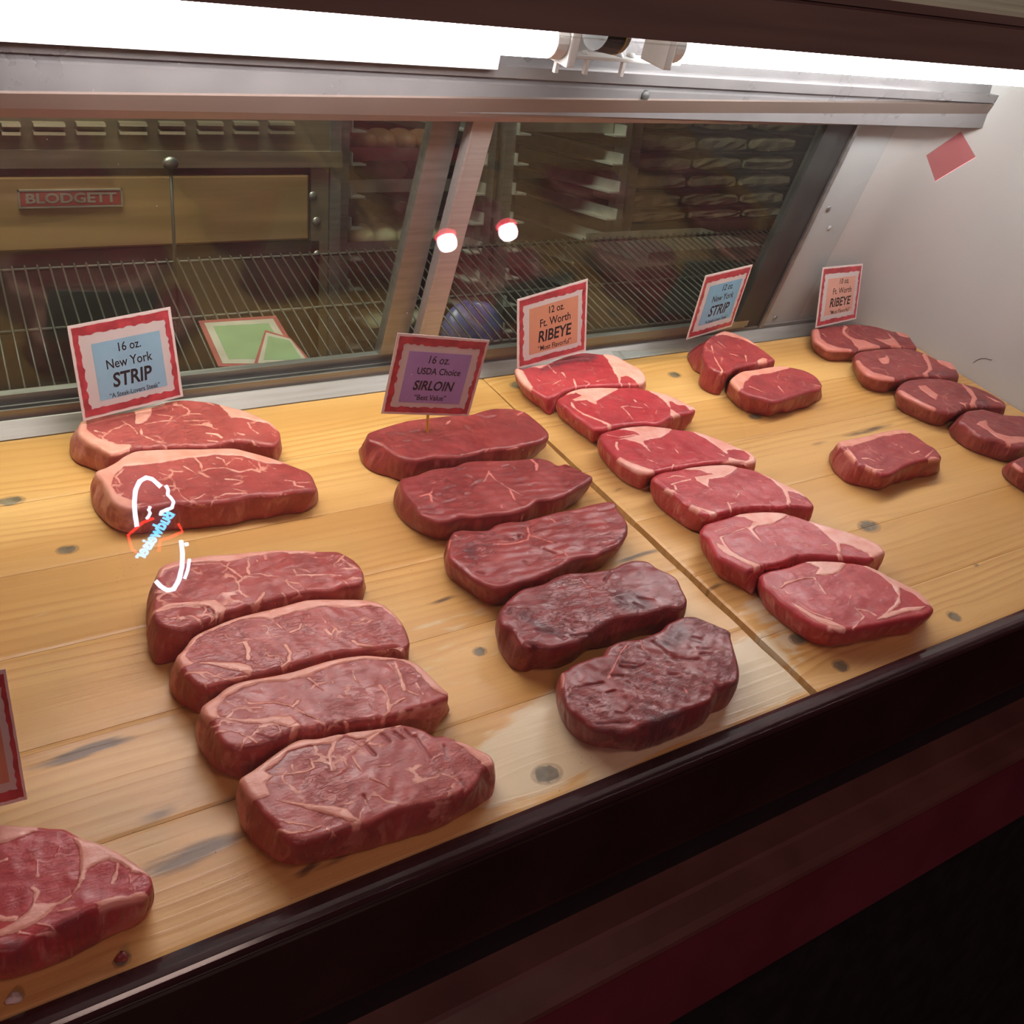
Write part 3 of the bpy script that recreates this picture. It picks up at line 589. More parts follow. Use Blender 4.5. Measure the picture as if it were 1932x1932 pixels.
steak('ribeye_steak', 'ribeye steak second from the rear, between the gap in the boards and the bare wood', G3, RIBEYE, B1_, sB, .026,
 '465,520 520,480 600,440 700,415 850,408 1000,410 1080,405 1200,405 1330,430 1500,470 1620,520 1700,560 1795,605 1785,640 1700,660 1650,668 1560,695 1480,740 1420,762 1340,768 1200,775 1050,790 950,815 880,832 780,782 700,720 620,670 560,612 500,568',
 ['462,560 472,680 540,740 600,790 700,850 800,892 880,908', '1800,620 1765,740 1690,782 1640,802 1560,795 1480,780'],
 fat=['465,520 600,440 700,415 850,408 1080,405 1040,430 980,470 900,510 840,540 850,580 790,560 740,530 640,540 600,530 700,490 640,465 560,485 520,510', '1200,405 1330,430 1500,470 1620,520 1795,605 1740,630 1690,585 1620,580 1560,540 1530,545 1560,620 1610,660 1690,662 1560,700 1480,740 1550,680 1550,620 1510,560 1440,500 1330,440', '600,545 650,620 720,660 900,730 1020,785 960,780 860,730 700,670 600,590'],
 seams=[('1080,600 1130,590 1280,605', 1.8), ('1100,610 1160,680 1210,745', 1.8), ('1300,570 1350,610', 1.2), ('1420,630 1410,660', 1.4), ('860,560 900,600', 1.8), ('800,630 870,650', 1), ('1200,530 1220,550', 1), ('700,560 740,580', 1.5)], seed=14, bumps=.0007)
steak('ribeye_steak', 'ribeye steak third from the rear, with an oval eye at its right end', G3, RIBEYE, B3_, s3, .027,
 '90,150 100,115 150,95 300,65 450,53 570,62 720,80 850,95 970,130 1100,180 1200,225 1310,265 1360,310 1365,345 1300,365 1240,352 1100,348 950,360 800,382 700,402 640,418 590,432 500,442 400,417 330,382 260,342 190,272 130,212',
 ['85,200 85,290 130,350 200,430 270,500 350,545 430,577 520,582 600,560', '1372,330 1375,370 1340,408'],
 fat=['100,115 300,65 450,53 570,62 690,80 640,120 590,150 500,165 440,180 470,240 420,200 360,180 280,160 420,130 380,105 300,90 180,95', '720,80 850,95 1100,180 1310,265 1365,345 1300,365 1240,352 1300,330 1310,300 1260,260 1180,250 1120,260 1140,300 1050,230 950,160 850,110', '140,215 220,290 320,345 480,400 600,428 500,438 340,375 230,305', '830,372 950,350 1130,335 1140,310 1200,330 1280,340 1200,352 1000,360'],
 seams=[('150,130 250,150 380,130', 1.6), ('230,190 225,220 240,250', 4), ('440,190 500,265', 1.5), ('690,370 680,405', 1.6), ('480,330 560,360', 1.4), ('700,240 730,280', 1.2), ('240,170 330,150 400,170', 1.5), ('560,230 620,245', 1), ('1050,280 1100,300', 1)], seed=15, bumps=.0007)
steak('ribeye_steak', 'ribeye steak fourth from the rear, middle of the long ribeye column', G3, RIBEYE, B3_, s3, .030,
 '512,475 580,430 700,410 850,385 1000,370 1130,368 1250,390 1350,410 1480,470 1600,530 1720,590 1800,650 1840,710 1800,722 1700,712 1620,712 1540,740 1440,742 1300,747 1170,772 1100,790 1000,792 930,775 870,732 780,682 690,602 620,562 560,515',
 ['515,500 540,680 620,760 720,830 800,890 870,920 960,890', '1842,720 1780,806 1720,800'],
 fat=['700,410 850,385 1000,370 1130,368 1210,400 1170,440 1100,480 980,490 970,540 1010,580 950,540 880,500 860,470 1000,450 900,420 760,415', '1250,390 1350,410 1480,470 1720,590 1800,650 1760,640 1700,610 1620,590 1640,680 1560,735 1490,742 1600,700 1610,640 1570,570 1480,490 1360,430', '620,545 700,585 800,680 930,730 1080,765 1000,775 880,722 760,662 660,592'],
 seams=[('670,530 700,520 830,490', 2.4), ('700,540 710,570', 3), ('640,480 700,460 780,470', 1.5), ('1190,560 1220,610 1190,650', 1.4), ('1130,680 1160,740', 2.4), ('1150,690 1200,680', 1.6), ('1470,660 1480,738', 1.8), ('1480,680 1530,650', 1.6), ('1370,500 1400,505', 1), ('1640,630 1720,660', 1.6)], seed=16, bumps=.0007)
steak('ribeye_steak', 'ribeye steak second from the front, with a broad pale fat corner at its right', G3, RIBEYE, B5_, sR, .030,
 '122,150 200,125 270,105 400,70 560,58 680,62 780,80 900,120 1050,165 1200,210 1330,255 1450,310 1500,370 1480,385 1390,430 1350,448 1300,440 1150,420 1000,415 860,422 740,460 620,488 560,508 540,532 460,525 380,482 300,442 220,402 180,340 130,250 85,205',
 ['60,215 80,310 130,380 210,470 300,550 400,600 470,612 530,590', '1502,380 1470,490 1430,500 1380,480'],
 fat=['270,105 400,70 560,58 680,62 750,90 690,130 640,155 520,170 490,200 550,290 480,230 440,190 500,140 400,100', '780,80 900,120 1200,210 1450,310 1500,370 1390,430 1360,380 1280,350 1220,320 1150,310 1150,400 1160,420 1080,418 1140,370 1120,310 1050,240 950,160 850,110', '200,290 280,330 400,410 560,470 620,488 540,500 420,450 300,390 220,330'],
 seams=[('240,260 270,310 330,380', 3.4), ('240,260 330,220 440,180', 2.4), ('190,215 330,160 480,180', 1.2), ('800,280 860,290 915,330', 1.5), ('650,290 670,330', 1.3), ('1000,320 1060,310', 1.3), ('520,400 570,420', 1), ('1270,350 1370,380', 2)], seed=17, bumps=.0007)
steak('ribeye_steak', 'ribeye steak nearest the front trim in the long ribeye column', G3, RIBEYE, B5_, sR, .030,
 '540,540 600,505 750,475 870,435 1000,430 1150,438 1250,445 1350,465 1450,510 1560,570 1680,630 1780,690 1850,770 1870,800 1820,850 1700,870 1560,900 1400,930 1280,955 1180,965 1080,955 960,920 860,860 780,800 700,740 640,680 570,620',
 ['520,560 510,640 540,720 620,820 720,910 820,990 920,1050 1020,1080 1140,1075 1280,1040 1450,1000 1650,950 1790,910 1860,840'],
 fat=['850,440 1000,430 1190,455 1150,510 1100,540 1000,548 950,540 985,490 900,455', '1250,445 1450,510 1780,690 1850,770 1800,770 1700,680 1600,640 1610,760 1520,830 1640,790 1820,775 1780,800 1600,840 1500,880 1430,880 1560,770 1590,700 1540,620 1450,540 1330,480', '780,750 860,790 950,850 1100,900 1200,945 1080,935 960,885 850,820'],
 seams=[('700,640 740,600 860,570 950,560', 3), ('950,560 1040,690', 2.6), ('720,650 760,690', 2.6), ('840,520 870,550', 1.4), ('1280,800 1350,810 1420,850', 2.2), ('1250,950 1330,860 1260,790', 2.2), ('900,740 940,720', 1), ('640,630 720,690', 1.4), ('1500,640 1520,625', 1.2), ('820,740 940,830 1090,880', 1.2), ('1230,700 1210,770', 1)], seed=18, bumps=.0007, NB=340, MR=64)
N1_ = (1280, 580); sN = 2.963
steak('strip_steak', 'small thick strip steak under the bright blue 12 oz. sign', G4, STRIP12, N1_, sN, .034,
 '140,205 170,165 210,145 250,130 300,138 400,180 470,230 540,285 550,308 500,316 420,326 350,338 310,352 265,366 215,355 165,325 138,270',
 ['110,190 60,240 65,320 90,360 150,378 230,382'], center=(330, 250),
 fat=['200,160 250,130 300,138 400,180 450,220 340,170 250,155', '185,185 200,270 262,370 240,360 205,290 180,220', '400,322 470,280 500,290 440,322'], seams=[('290,260 330,270', 2), ('375,270 380,300', 2.4), ('220,190 260,220', 2), ('330,210 360,240', 1)], seed=19)
steak('strip_steak', 'small strip steak just in front of the one under the bright blue sign', G4, STRIP12, N1_, sN, .030,
 '290,402 345,358 420,346 500,332 560,325 640,332 710,350 775,385 808,430 790,455 720,470 650,495 590,515 540,525 480,510 400,490 330,450',
 ['280,410 262,450 275,500 330,550 400,590 440,592 490,570 570,588 650,570 740,535 800,515 812,450'],
 fat=['282,405 345,358 420,346 560,325 640,332 600,345 500,370 410,385 372,415 360,455 330,450 300,430'], seams=[('400,440 490,480 540,490', 1.8), ('740,430 800,440', 1.8), ('560,440 590,480', 1.4), ('480,400 520,430', 1), ('640,380 700,390', 1), ('440,380 470,400', 1.2)], seed=20)
steak('strip_steak', 'small strip steak lying alone on bare wood, with a straight pale fat edge', G4, STRIP12, (1560, 790), 8.05, .030,
 '160,350 250,320 550,260 900,180 1140,150 1250,190 1380,260 1540,380 1640,430 1750,560 1740,600 1560,620 1420,640 1300,680 1180,730 1080,790 960,850 840,850 740,800 620,740 480,700 400,600 300,500 200,430',
 ['130,420 70,720 80,790 180,880 280,970 450,1020 700,1040 780,1080 880,1050 960,990 1150,940 1350,890 1600,860 1710,820 1760,640'],
 fat=['160,350 550,260 900,180 1140,150 1270,215 1080,245 850,270 640,340 460,400 400,420 320,420 230,430', '300,430 380,500 480,640 420,600 330,520', '540,660 720,760 880,775 800,790 700,780', '1500,605 1600,580 1745,590 1560,620'],
 seams=[('540,600 640,600 730,640', 1.4), ('1240,480 1300,530 1400,490', 1), ('730,470 740,510', 1), ('600,380 650,410', 1), ('950,400 990,430', 1), ('1500,580 1620,480', 1.2), ('820,400 860,430', .8)], seed=21)
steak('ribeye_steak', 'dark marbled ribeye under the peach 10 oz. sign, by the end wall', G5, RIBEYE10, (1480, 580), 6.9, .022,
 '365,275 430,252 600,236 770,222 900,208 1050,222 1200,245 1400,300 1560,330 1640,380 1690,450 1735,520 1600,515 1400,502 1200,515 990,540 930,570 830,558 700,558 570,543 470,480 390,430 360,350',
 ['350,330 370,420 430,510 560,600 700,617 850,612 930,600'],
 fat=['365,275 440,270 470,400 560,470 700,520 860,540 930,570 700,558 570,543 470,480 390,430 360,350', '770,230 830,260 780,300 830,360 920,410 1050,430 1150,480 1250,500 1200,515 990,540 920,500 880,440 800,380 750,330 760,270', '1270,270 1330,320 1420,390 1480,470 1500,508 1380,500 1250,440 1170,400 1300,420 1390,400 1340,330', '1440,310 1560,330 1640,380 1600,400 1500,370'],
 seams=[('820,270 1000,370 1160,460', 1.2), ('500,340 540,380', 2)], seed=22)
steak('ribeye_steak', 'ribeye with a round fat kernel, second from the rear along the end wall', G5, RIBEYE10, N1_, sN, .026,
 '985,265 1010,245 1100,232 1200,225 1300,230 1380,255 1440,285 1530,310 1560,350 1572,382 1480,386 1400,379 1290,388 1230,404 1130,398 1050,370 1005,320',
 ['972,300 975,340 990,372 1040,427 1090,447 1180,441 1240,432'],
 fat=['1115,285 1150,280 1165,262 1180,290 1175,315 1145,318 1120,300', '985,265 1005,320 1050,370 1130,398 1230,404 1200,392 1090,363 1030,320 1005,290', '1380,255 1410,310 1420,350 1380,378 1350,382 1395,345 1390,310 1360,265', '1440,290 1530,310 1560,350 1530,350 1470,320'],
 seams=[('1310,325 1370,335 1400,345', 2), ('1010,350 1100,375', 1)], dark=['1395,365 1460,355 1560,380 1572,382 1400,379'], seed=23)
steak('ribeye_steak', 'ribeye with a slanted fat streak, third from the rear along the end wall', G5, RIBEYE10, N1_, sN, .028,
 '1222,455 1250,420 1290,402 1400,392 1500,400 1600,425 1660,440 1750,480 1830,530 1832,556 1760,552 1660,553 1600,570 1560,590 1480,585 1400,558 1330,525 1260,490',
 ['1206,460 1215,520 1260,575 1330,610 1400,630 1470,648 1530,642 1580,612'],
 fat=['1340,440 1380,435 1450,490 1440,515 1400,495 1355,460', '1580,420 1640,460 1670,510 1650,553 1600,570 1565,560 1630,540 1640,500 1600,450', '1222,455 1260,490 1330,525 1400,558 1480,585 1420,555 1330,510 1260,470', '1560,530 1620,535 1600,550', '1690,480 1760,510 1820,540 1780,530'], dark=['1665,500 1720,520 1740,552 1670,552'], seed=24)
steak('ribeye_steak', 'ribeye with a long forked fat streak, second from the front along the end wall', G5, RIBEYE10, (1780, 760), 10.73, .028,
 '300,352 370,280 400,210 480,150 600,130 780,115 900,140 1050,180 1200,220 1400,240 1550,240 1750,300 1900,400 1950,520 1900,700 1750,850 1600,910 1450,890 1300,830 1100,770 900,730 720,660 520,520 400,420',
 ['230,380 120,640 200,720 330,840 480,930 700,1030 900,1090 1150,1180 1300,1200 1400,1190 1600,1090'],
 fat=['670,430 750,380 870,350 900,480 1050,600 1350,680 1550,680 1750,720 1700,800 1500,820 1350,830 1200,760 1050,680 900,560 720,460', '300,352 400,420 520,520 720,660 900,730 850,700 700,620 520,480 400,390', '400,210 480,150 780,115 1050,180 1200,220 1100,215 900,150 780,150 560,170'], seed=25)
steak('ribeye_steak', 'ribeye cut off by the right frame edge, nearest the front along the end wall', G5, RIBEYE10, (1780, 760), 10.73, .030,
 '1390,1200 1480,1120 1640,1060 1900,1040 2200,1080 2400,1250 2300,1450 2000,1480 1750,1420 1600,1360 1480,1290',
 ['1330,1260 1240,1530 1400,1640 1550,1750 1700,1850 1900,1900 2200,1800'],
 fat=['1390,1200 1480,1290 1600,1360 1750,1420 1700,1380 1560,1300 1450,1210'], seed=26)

PRE = [build(None, 0, *a, **k) for a, k in SPECS]
for i_s, (a, k) in enumerate(SPECS): build(PRE, i_s, *a, **k)
# ------------------------------------------------------------------ display case (the setting in front: one thing that stands on the floor)
UL, UR = -0.55, 1.511
case_ = empty('display_case', (0.5, 0.65, -0.75), 'dark cherry butcher display case with sloping glass, white end wall and steel rear frame', 'display case')
def part(name, vf, mat, parent=case_, smooth=False): return mesh_obj(name, vf[0], vf[1], mat, parent, smooth=smooth)
part('front_cap', prism([(.3675, -.012), (.3675, .0008), (.363, .0030), (.357, .0046), (.3525, .0046), (.3500, .0034), (.3486, .0012), (.3482, -.0015), (.3490, -.0045), (.3510, -.0052), (.3510, -.012)], UL, UR + .09), M['trim'])
part('front_fascia', prism([(.351, -.006), (.3475, -.0068), (.3435, -.05), (.3398, -.0925), (.3385, -.0945), (.3398, -.0975), (.36, -.0975), (.36, -.006)], UL, UR + .09), M['fascia'])
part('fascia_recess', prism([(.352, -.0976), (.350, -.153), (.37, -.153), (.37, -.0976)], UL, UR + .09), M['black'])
part('bumper_rail', prism([(.350, -.153), (.3255, -.1545), (.322, -.1570), (.302, -.1622), (.2955, -.1655), (.2935, -.1690), (.350, -.170)], UL, UR + .09), M['rail'])
part('lower_panel', prism([(.2965, -.1702), (.2735, -.272), (.30, -.276), (.34, -.1702)], UL, UR + .09), M['maroon'])
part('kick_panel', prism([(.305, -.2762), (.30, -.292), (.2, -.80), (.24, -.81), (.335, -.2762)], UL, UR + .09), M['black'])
# deck pan under the boards, end wall, white moulded liner
part('deck_pan', box(UL, UR, .3525, .985, -.045, -.0215), M['dark'])
part('case_body', prism([(.36, -.0976), (.37, -.30), (.26, -.76), (1.0, -.60), (.985, -.046), (.3525, -.046)], UL, UR + .085), M['black'])
rr = .10; V, Fc = [], []
lv = np.linspace(-.022, .472, 16); path = []
for wv in lv:
    vr = .9675 - .121 * (wv - 0)
    pts = [(UR, .345 + max(0, (wv - .012) * .588)), (UR, .6)] + [(UR, .75)] + [(UR - rr + rr * cos(a), vr - rr + rr * sin(a)) for a in np.linspace(0, pi / 2, 10)] + [(1.319, vr)]
    path.append([(p[0], p[1], wv) for p in pts])
npt = len(path[0])
for r_ in path: V += r_
for j in range(len(lv) - 1):
    for i in range(npt - 1): Fc.append((j * npt + i, j * npt + i + 1, (j + 1) * npt + i + 1, (j + 1) * npt + i))
part('end_wall_liner', (V, Fc), M['white'], smooth=True)
part('end_wall', prism([(.36, -.09), (.352, .004), (.636, .4765), (.64, .52), (.99, .52), (.99, -.05), (.98, -.09)], UR + .0015, UR + .085), M['canopy'])
jm = part('jamb_panel', join([box(0, 1, 0, 1, 0, 1)]), M['panelgrey'])
sc_rm = jm; bpy.data.objects.remove(sc_rm)
def rearp(u, wv, off=0.): return (u, .9675 - .121 * wv - off, wv)
def rearslab(u0, u1, w0, w1, o0, o1):
    q = [rearp(u0, w0, o0), rearp(u1, w0, o0), rearp(u1, w1, o0), rearp(u0, w1, o0), rearp(u0, w0, o1), rearp(u1, w0, o1), rearp(u1, w1, o1), rearp(u0, w1, o1)]
    return q, [(0, 1, 2, 3), (7, 6, 5, 4), (0, 4, 5, 1), (1, 5, 6, 2), (2, 6, 7, 3), (3, 7, 4, 0)]
jm = part('jamb_panel', rearslab(1.236, 1.3195, -.003, .44, -.004, .0030), M['panelgrey'])
for (u, wv) in ((1.262, .203), (1.264, .025), (1.285, .173)):
    part('screw', dome(rearp(u, wv, .0031), .0046 if wv != .173 else .004, (0, -.993, -.12), flat=.4), M['alu_dk'] if wv != .173 else M['panelgrey'], jm, True)
# rear sill, track
part('rear_sill', prism([(.9412, -.022), (.9412, .0006), (.9490, .0075), (.9545, .0125), (.9560, .0128), (.9560, .0105), (.9590, .0105), (.9590, .0165), (.9800, .0165), (.985, -.022)], UL, 1.40), M['sill'])
part('door_track', prism([(.9592, .0166), (.9592, .0215), (.9612, .0215), (.9612, .0180), (.9650, .0180), (.9650, .0225), (.9672, .0225), (.9672, .0180), (.972, .0180), (.972, .0225), (.974, .0225), (.974, .0166)], UL, 1.20), M['alu_dk'])
# sliding doors
def door(u0, u1, off, stileL, stileR, matL, matR, nm='sliding_door'):
    d = part(nm, rearslab(u0, u1, .021, .0315, off - .004, off + .005), M['alu_dk'])
    part('glass_pane', rearslab(u0 + .002, u1 - .002, .0300, .44, off - .0025, off + .0025), M['glassr'], d)
    part('stile', rearslab(stileL[0], stileL[1], .0315, .44, off - .006, off + .007), matL, d)
    part('stile', rearslab(stileR[0], stileR[1], .0315, .44, off - .006, off + .007), matR, d)
    part('top_rail', rearslab(u0, u1, .44, .47, off - .006, off + .007), M['alu_dk'], d)
    return d
door(-.5, .632, -.012, (-.5, -.46), (.600, .632), M['alu_dk'], M['alu_dk'])
d2 = door(.636, 1.20, .004, (.636, .662), (1.169, 1.20), M['alu'], M['gasket'])
part('stile_edge', rearslab(.6345, .6375, .025, .44, .004, .0125), M['alu'], d2)
fr = part('door_frame', rearslab(1.2005, 1.2355, -.003, .44, -.02, .006), M['gasket'])
part('frame_edge', rearslab(1.229, 1.236, -.003, .44, .0062, .0095), M['alu_dk'], fr)
# roof of the case and its front lip
part('canopy', prism([(.6250, .4760), (.6250, .5105), (.6270, .5118), (.6270, .5135), (.6235, .5142), (.6235, .5215), (.632, .5235), (.99, .5235), (.99, .490), (.648, .490), (.636, .478), (.636, .476)], UL, UR + .085), M['canopy'])
part('roof_liner', box(UL, UR, .650, .975, .4840, .4895), M['enamel'])
# light housing strip: concave aluminium, with a screw
pf = [(.9005 - .012 * sin(t * pi / 2), .3525 + .0235 * t) for t in np.linspace(0, 1, 9)]
hs = part('light_housing', prism([(.9015, .332), (.9015, .3600), (.9035, .3615), (.9035, .3655), (.8985, .3675), (.8972, .3785), (.905, .3785), (.91, .49), (.93, .49), (.93, .332)], UL, UR), M['housing'], smooth=False)
part('screw', dome((.792 + .045, .9013, .3560), .0058, (0, -1, .2), flat=.5), M['chrome'], hs, True)
# valance under the housing (sags a little towards its left end)
u0, u1 = UL, UR
def vl(u): return (.3360 + (u - .32) * .0225, .3184 + (u - .32) * .0130)
a, b_ = vl(u0), vl(u1)
V = [(u0, .8985, a[0] + .004), (u1, .8985, b_[0] + .004), (u0, .9055, a[1]), (u1, .9055, b_[1]), (u0, .9045, a[0] + .006), (u1, .9045, b_[0] + .006), (u0, .908, a[1]), (u1, .908, b_[1])]
part('valance', (V, [(0, 2, 3, 1), (4, 5, 7, 6), (2, 6, 7, 3), (0, 1, 5, 4), (0, 4, 6, 2), (1, 3, 7, 5)]), M['valance'])
# front sheet of glass
def gl(t, off=0): return (.349 + .507 * t - .862 * off, .0047 + .862 * t + .507 * off)
g_ = [gl(0, 0), gl(.5445, 0), gl(.5445, -.004), gl(0, -.004)]
part('front_glass', prism(g_, UL + .01, UR), M['glassf'])

# ------------------------------------------------------------------ fluorescent lights
def lamp(u0, u1, label, mat, lip, vc, wc):
    e = empty('fluorescent_light', ((u0 + u1) / 2, .83, .43), label, 'light')
    rad = .0165
    mesh_obj('tube', *tube([(u0 + .012, vc, wc), (u1 - .012, vc, wc)], rad, 20), mat, e, smooth=True)
    for u, s in ((u0, 1), (u1, -1)):
        c = mesh_obj('end_cap', *tube([(u, vc, wc), (u + s * .012, vc, wc), (u + s * .014, vc, wc)], [rad * 1.02, rad * 1.02, rad * .96], 20), M['enamel'], e, smooth=False)
        mesh_obj('lamp_holder', *box(u - s * .006 - .005, u - s * .006 + .005, vc - .018, vc + .018, wc - .020, .4835, .002), M['enamel'], e)
    mesh_obj('reflector', *prism([(vc - .035, .4795), (vc - .035, .4815), (vc + .02, .4815), (vc + .02, .4795)], u0, u1), M['enamel'], e)
    if lip:
        mesh_obj('lens_lip', *prism([(.8845, .3785), (.8845, .4790), (.8858, .4790), (.8858, .3785)], u0, .599 + .03), M['enamel'], e)
    return e
TL = emit('tube_glow_soft', (1.0, .965, .94), TUBE_L); TR = emit('tube_glow_bright', (.98, 1.0, .99), TUBE_R)
lamp(.160, .650, 'long glowing tube with a white lip below, left of the bracket', TL, True, .830, .4228)
lamp(.765, 1.440, 'brightest bare glowing tube, right of the black bulb socket', TR, False, .815, .4300)
part('added_light_blocker', box(1.4635, 1.4655, .640, .790, .380, .4838), M['enamel'])  # unseen plate added to keep tube light off the upper end wall
br = empty('lamp_bracket', (.72, .85, .40), 'white metal bracket with knobs joining the two light tubes', 'bracket')
mesh_obj('bar', *box(.640, .818, .842, .858, .4035, .4070, .001), M['enamel'], br)
mesh_obj('backplate', *box(.640, .757, .858, .860, .4070, .440), M['alu'], br)
for u, r_ in ((.672, .010), (.700, .004), (.742, .005), (.758, .005), (.790, .008)):
    mesh_obj('knob', *dome((u, .850, .4070), r_, (0, 0, 1), flat=.8), M['enamel'], br, smooth=True)
for u in (.665, .70, .745):
    mesh_obj('clip', *box(u - .002, u + .002, .842, .846, .390, .4035), M['enamel'], br)
sk = empty('bulb_socket', (.702, .70, .455), 'black round bulb socket with a yellow rim hanging under the brown canopy', 'socket')
d0 = ray(1142, 80); c0 = EYE + d0 * (.70 / d0[1])
mesh_obj('body', *tube([(c0[0] - .012, .70, c0[2] + .010), (c0[0] + .006, .70, c0[2] + .008)], .0165, 20), M['black'], sk, smooth=False)
mesh_obj('rim', *tube([(c0[0] + .0062, .70, c0[2] + .008), (c0[0] + .0072, .70, c0[2] + .008)], .0167, 20), M['stick'], sk)
mesh_obj('collar', *tube([(c0[0] + .0074, .70, c0[2] + .008), (c0[0] + .0125, .70, c0[2] + .0075)], [.0166, .0150], 20), M['canopy'], sk)
mesh_obj('stem', *tube([(c0[0] - .002, .70, c0[2] + .02), (c0[0] - .002, .70, .491)], .006, 10), M['black'], sk)

# ------------------------------------------------------------------ wooden deck boards: planks with knots, stains and pale patches of wear and painted sheen
KN = [(20, 945, 9, 5), (127, 1037, 7, 4.5), (905, 1229, 5, 4), (1032, 1460, 10, 7), (1586, 1256, 7, 6), (1800, 1163, 6, 6), (1506, 1206, 8, 6), (1640, 993, 12, 8), (1273, 707, 8, 6), (978, 727, 9, 7), (1425, 786, 9, 5), (1842, 1066, 3, 2), (1178, 1350, 2.5, 2), (230, 1812, 4, 3), (1150, 640, 3, 3)]
STN = [(160, 1418, 34, 5, 1.0), (365, 1612, 42, 9, .85), (300, 1535, 26, 8, .6), (430, 1510, 20, 4, .5), (1200, 1050, 40, 4, .8), (835, 1132, 20, 3, .8), (1165, 925, 14, 3, .7), (1350, 1106, 16, 4, .7), (1640, 812, 60, 5, .8), (1545, 838, 25, 6, .5), (1275, 760, 40, 4, .35), (1740, 775, 30, 5, .5), (840, 757, 12, 2.5, .5), (995, 768, 22, 5, .4), (1500, 660, 60, 7, .22), (230, 1810, 6, 4, .9), (640, 1620, 22, 3, .6), (580, 1640, 12, 3, .8), (60, 1700, 60, 6, .3), (1420, 730, 30, 6, .35), (215, 880, 25, 8, .35)]
PALE = [('860,1440 960,1350 1060,1290 1180,1250 1300,1240 1440,1190 1536,1300 1400,1355 1200,1440 1000,1515 920,1530', 1.0), ('600,1200 760,1160 900,1120 1000,1180 940,1300 760,1330', .35), ('0,1130 200,1110 270,1200 200,1330 0,1360', .25), ('1380,1130 1450,1100 1500,1180 1540,1280 1500,1250', .6)]  # the strong front patch paints the tube's glare into the wood colour
def onb(x, y): return onw(x, y, 0.)[:2]
KB = [(onb(x, y), a * .001, c * .001) for x, y, a, c in KN]
SB = [(onb(x, y), a * .001, c * .001, k) for x, y, a, c, k in STN]
PB = [(np.array([onb(*p) for p in P(q)]), k) for q, k in PALE]
def plank(parent, ua, ub, v0, v1, seed, slant=0.):
    nu, nv = max(2, int((ub - ua) / .0034)), max(4, int((v1 - v0) / .0027))
    U, Vv = np.meshgrid(np.linspace(ua, ub, nu), np.linspace(v0, v1, nv))
    edge = ub - slant * np.clip((.94 - Vv) / .25, 0, 1) * (1 + .06 * np.sin(Vv * 90)) if slant else ub - np.where((Vv > .8675) & (ub > 1.42), .0985 - np.sqrt(np.clip(.0985 ** 2 - (Vv - .8675) ** 2, 0, 1)), 0.)
    U = ua + (U - ua) * (edge - ua) / (ub - ua)
    U = U.ravel(); Vv = Vv.ravel(); X = np.column_stack([U, Vv])
    knot = np.zeros(len(X)); stain = np.zeros(len(X)); pale = np.zeros(len(X)); g = Vv.copy()
    for c, a, b in KB:
        q = ((U - c[0]) / a) ** 2 + ((Vv - c[1]) / b) ** 2; knot = np.maximum(knot, np.exp(-q * .69))
        ex = np.exp(-((U - c[0]) / (a * 5)) ** 2 - ((Vv - c[1]) / (b * 3.2)) ** 2); g = g - ex * np.tanh((Vv - c[1]) / b) * b * 1.5
    for c, a, b, k in SB:
        q = ((U - c[0]) / a) ** 2 + ((Vv - c[1] - .0012 * np.sin((U - c[0]) / a * 3)) / b) ** 2; stain = np.maximum(stain, k * np.exp(-q * .9))
    for q, k in PB:
        pale = np.maximum(pale, k * np.clip(sdf_poly(X, q) / .03 + .5, 0, 1))
    # joints darken with juice
    jd = np.minimum(Vv - v0, v1 - Vv); stain = np.maximum(stain, .12 * np.exp(-(jd / .0015) ** 2) * (.5 + .5 * vnoise(X, 60, seed)))
    wz = np.where(jd < .0012, -(.0012 - jd) * .35, 0.) - .0008 * np.exp(-((np.minimum(U - ua, ub - U)) / .0015) ** 2)
    n0 = len(X); top = np.column_stack([U, Vv, wz])
    per = list(range(nu)) + [nu * (j + 1) - 1 for j in range(1, nv)] + [nu * nv - 1 - i for i in range(1, nu)] + [nu * (nv - 1 - j) for j in range(1, nv - 1)]
    low = top[per].copy(); low[:, 2] = -.020
    i_ = np.arange(nu - 1); quads = np.vstack([np.column_stack([j * nu + i_, j * nu + i_ + 1, (j + 1) * nu + i_ + 1, (j + 1) * nu + i_]) for j in range(nv - 1)])
    np_ = len(per); sidef = [(per[i], n0 + i, n0 + (i + 1) % np_, per[(i + 1) % np_]) for i in range(np_)]
    o = mesh_obj('plank', np.vstack([top, low]), quads.tolist() + sidef + [list(range(n0, n0 + np_))[::-1]], M['wood'], parent)
    me = o.data
    for an, arr, fill in (('knot', knot, 0), ('stain', stain, .25), ('pale', pale, 0), ('wu', U, None), ('wg', g, None)):
        ar = np.concatenate([arr, np.full(np_, fill) if fill is not None else arr[per]])
        me.attributes.new(an, 'FLOAT', 'POINT').data.foreach_set('value', ar.astype(np.float32))
    return o
bl = empty('deck_board', (.2, .65, -.020), 'wide worn pine board of glued planks under the strip steaks and sirloins', 'cutting board')
brd = empty('deck_board', (1.1, .65, -.020), 'cleaner pine board of glued planks under the ribeyes, beyond the dark gap', 'cutting board')
for i, (v0, v1) in enumerate(zip((.3680, .4610, .5560, .6490, .7440, .8400), (.4606, .5556, .6486, .7436, .8396, .9405))):
    plank(bl, -.5, .7325, v0, v1, 40 + i, .0088)
for i, (v0, v1) in enumerate(zip((.3680, .4440, .5400, .6350, .7300, .8230), (.4436, .5396, .6346, .7296, .8226, .9405))):
    plank(brd, .7335, 1.5095, v0, v1, 60 + i)

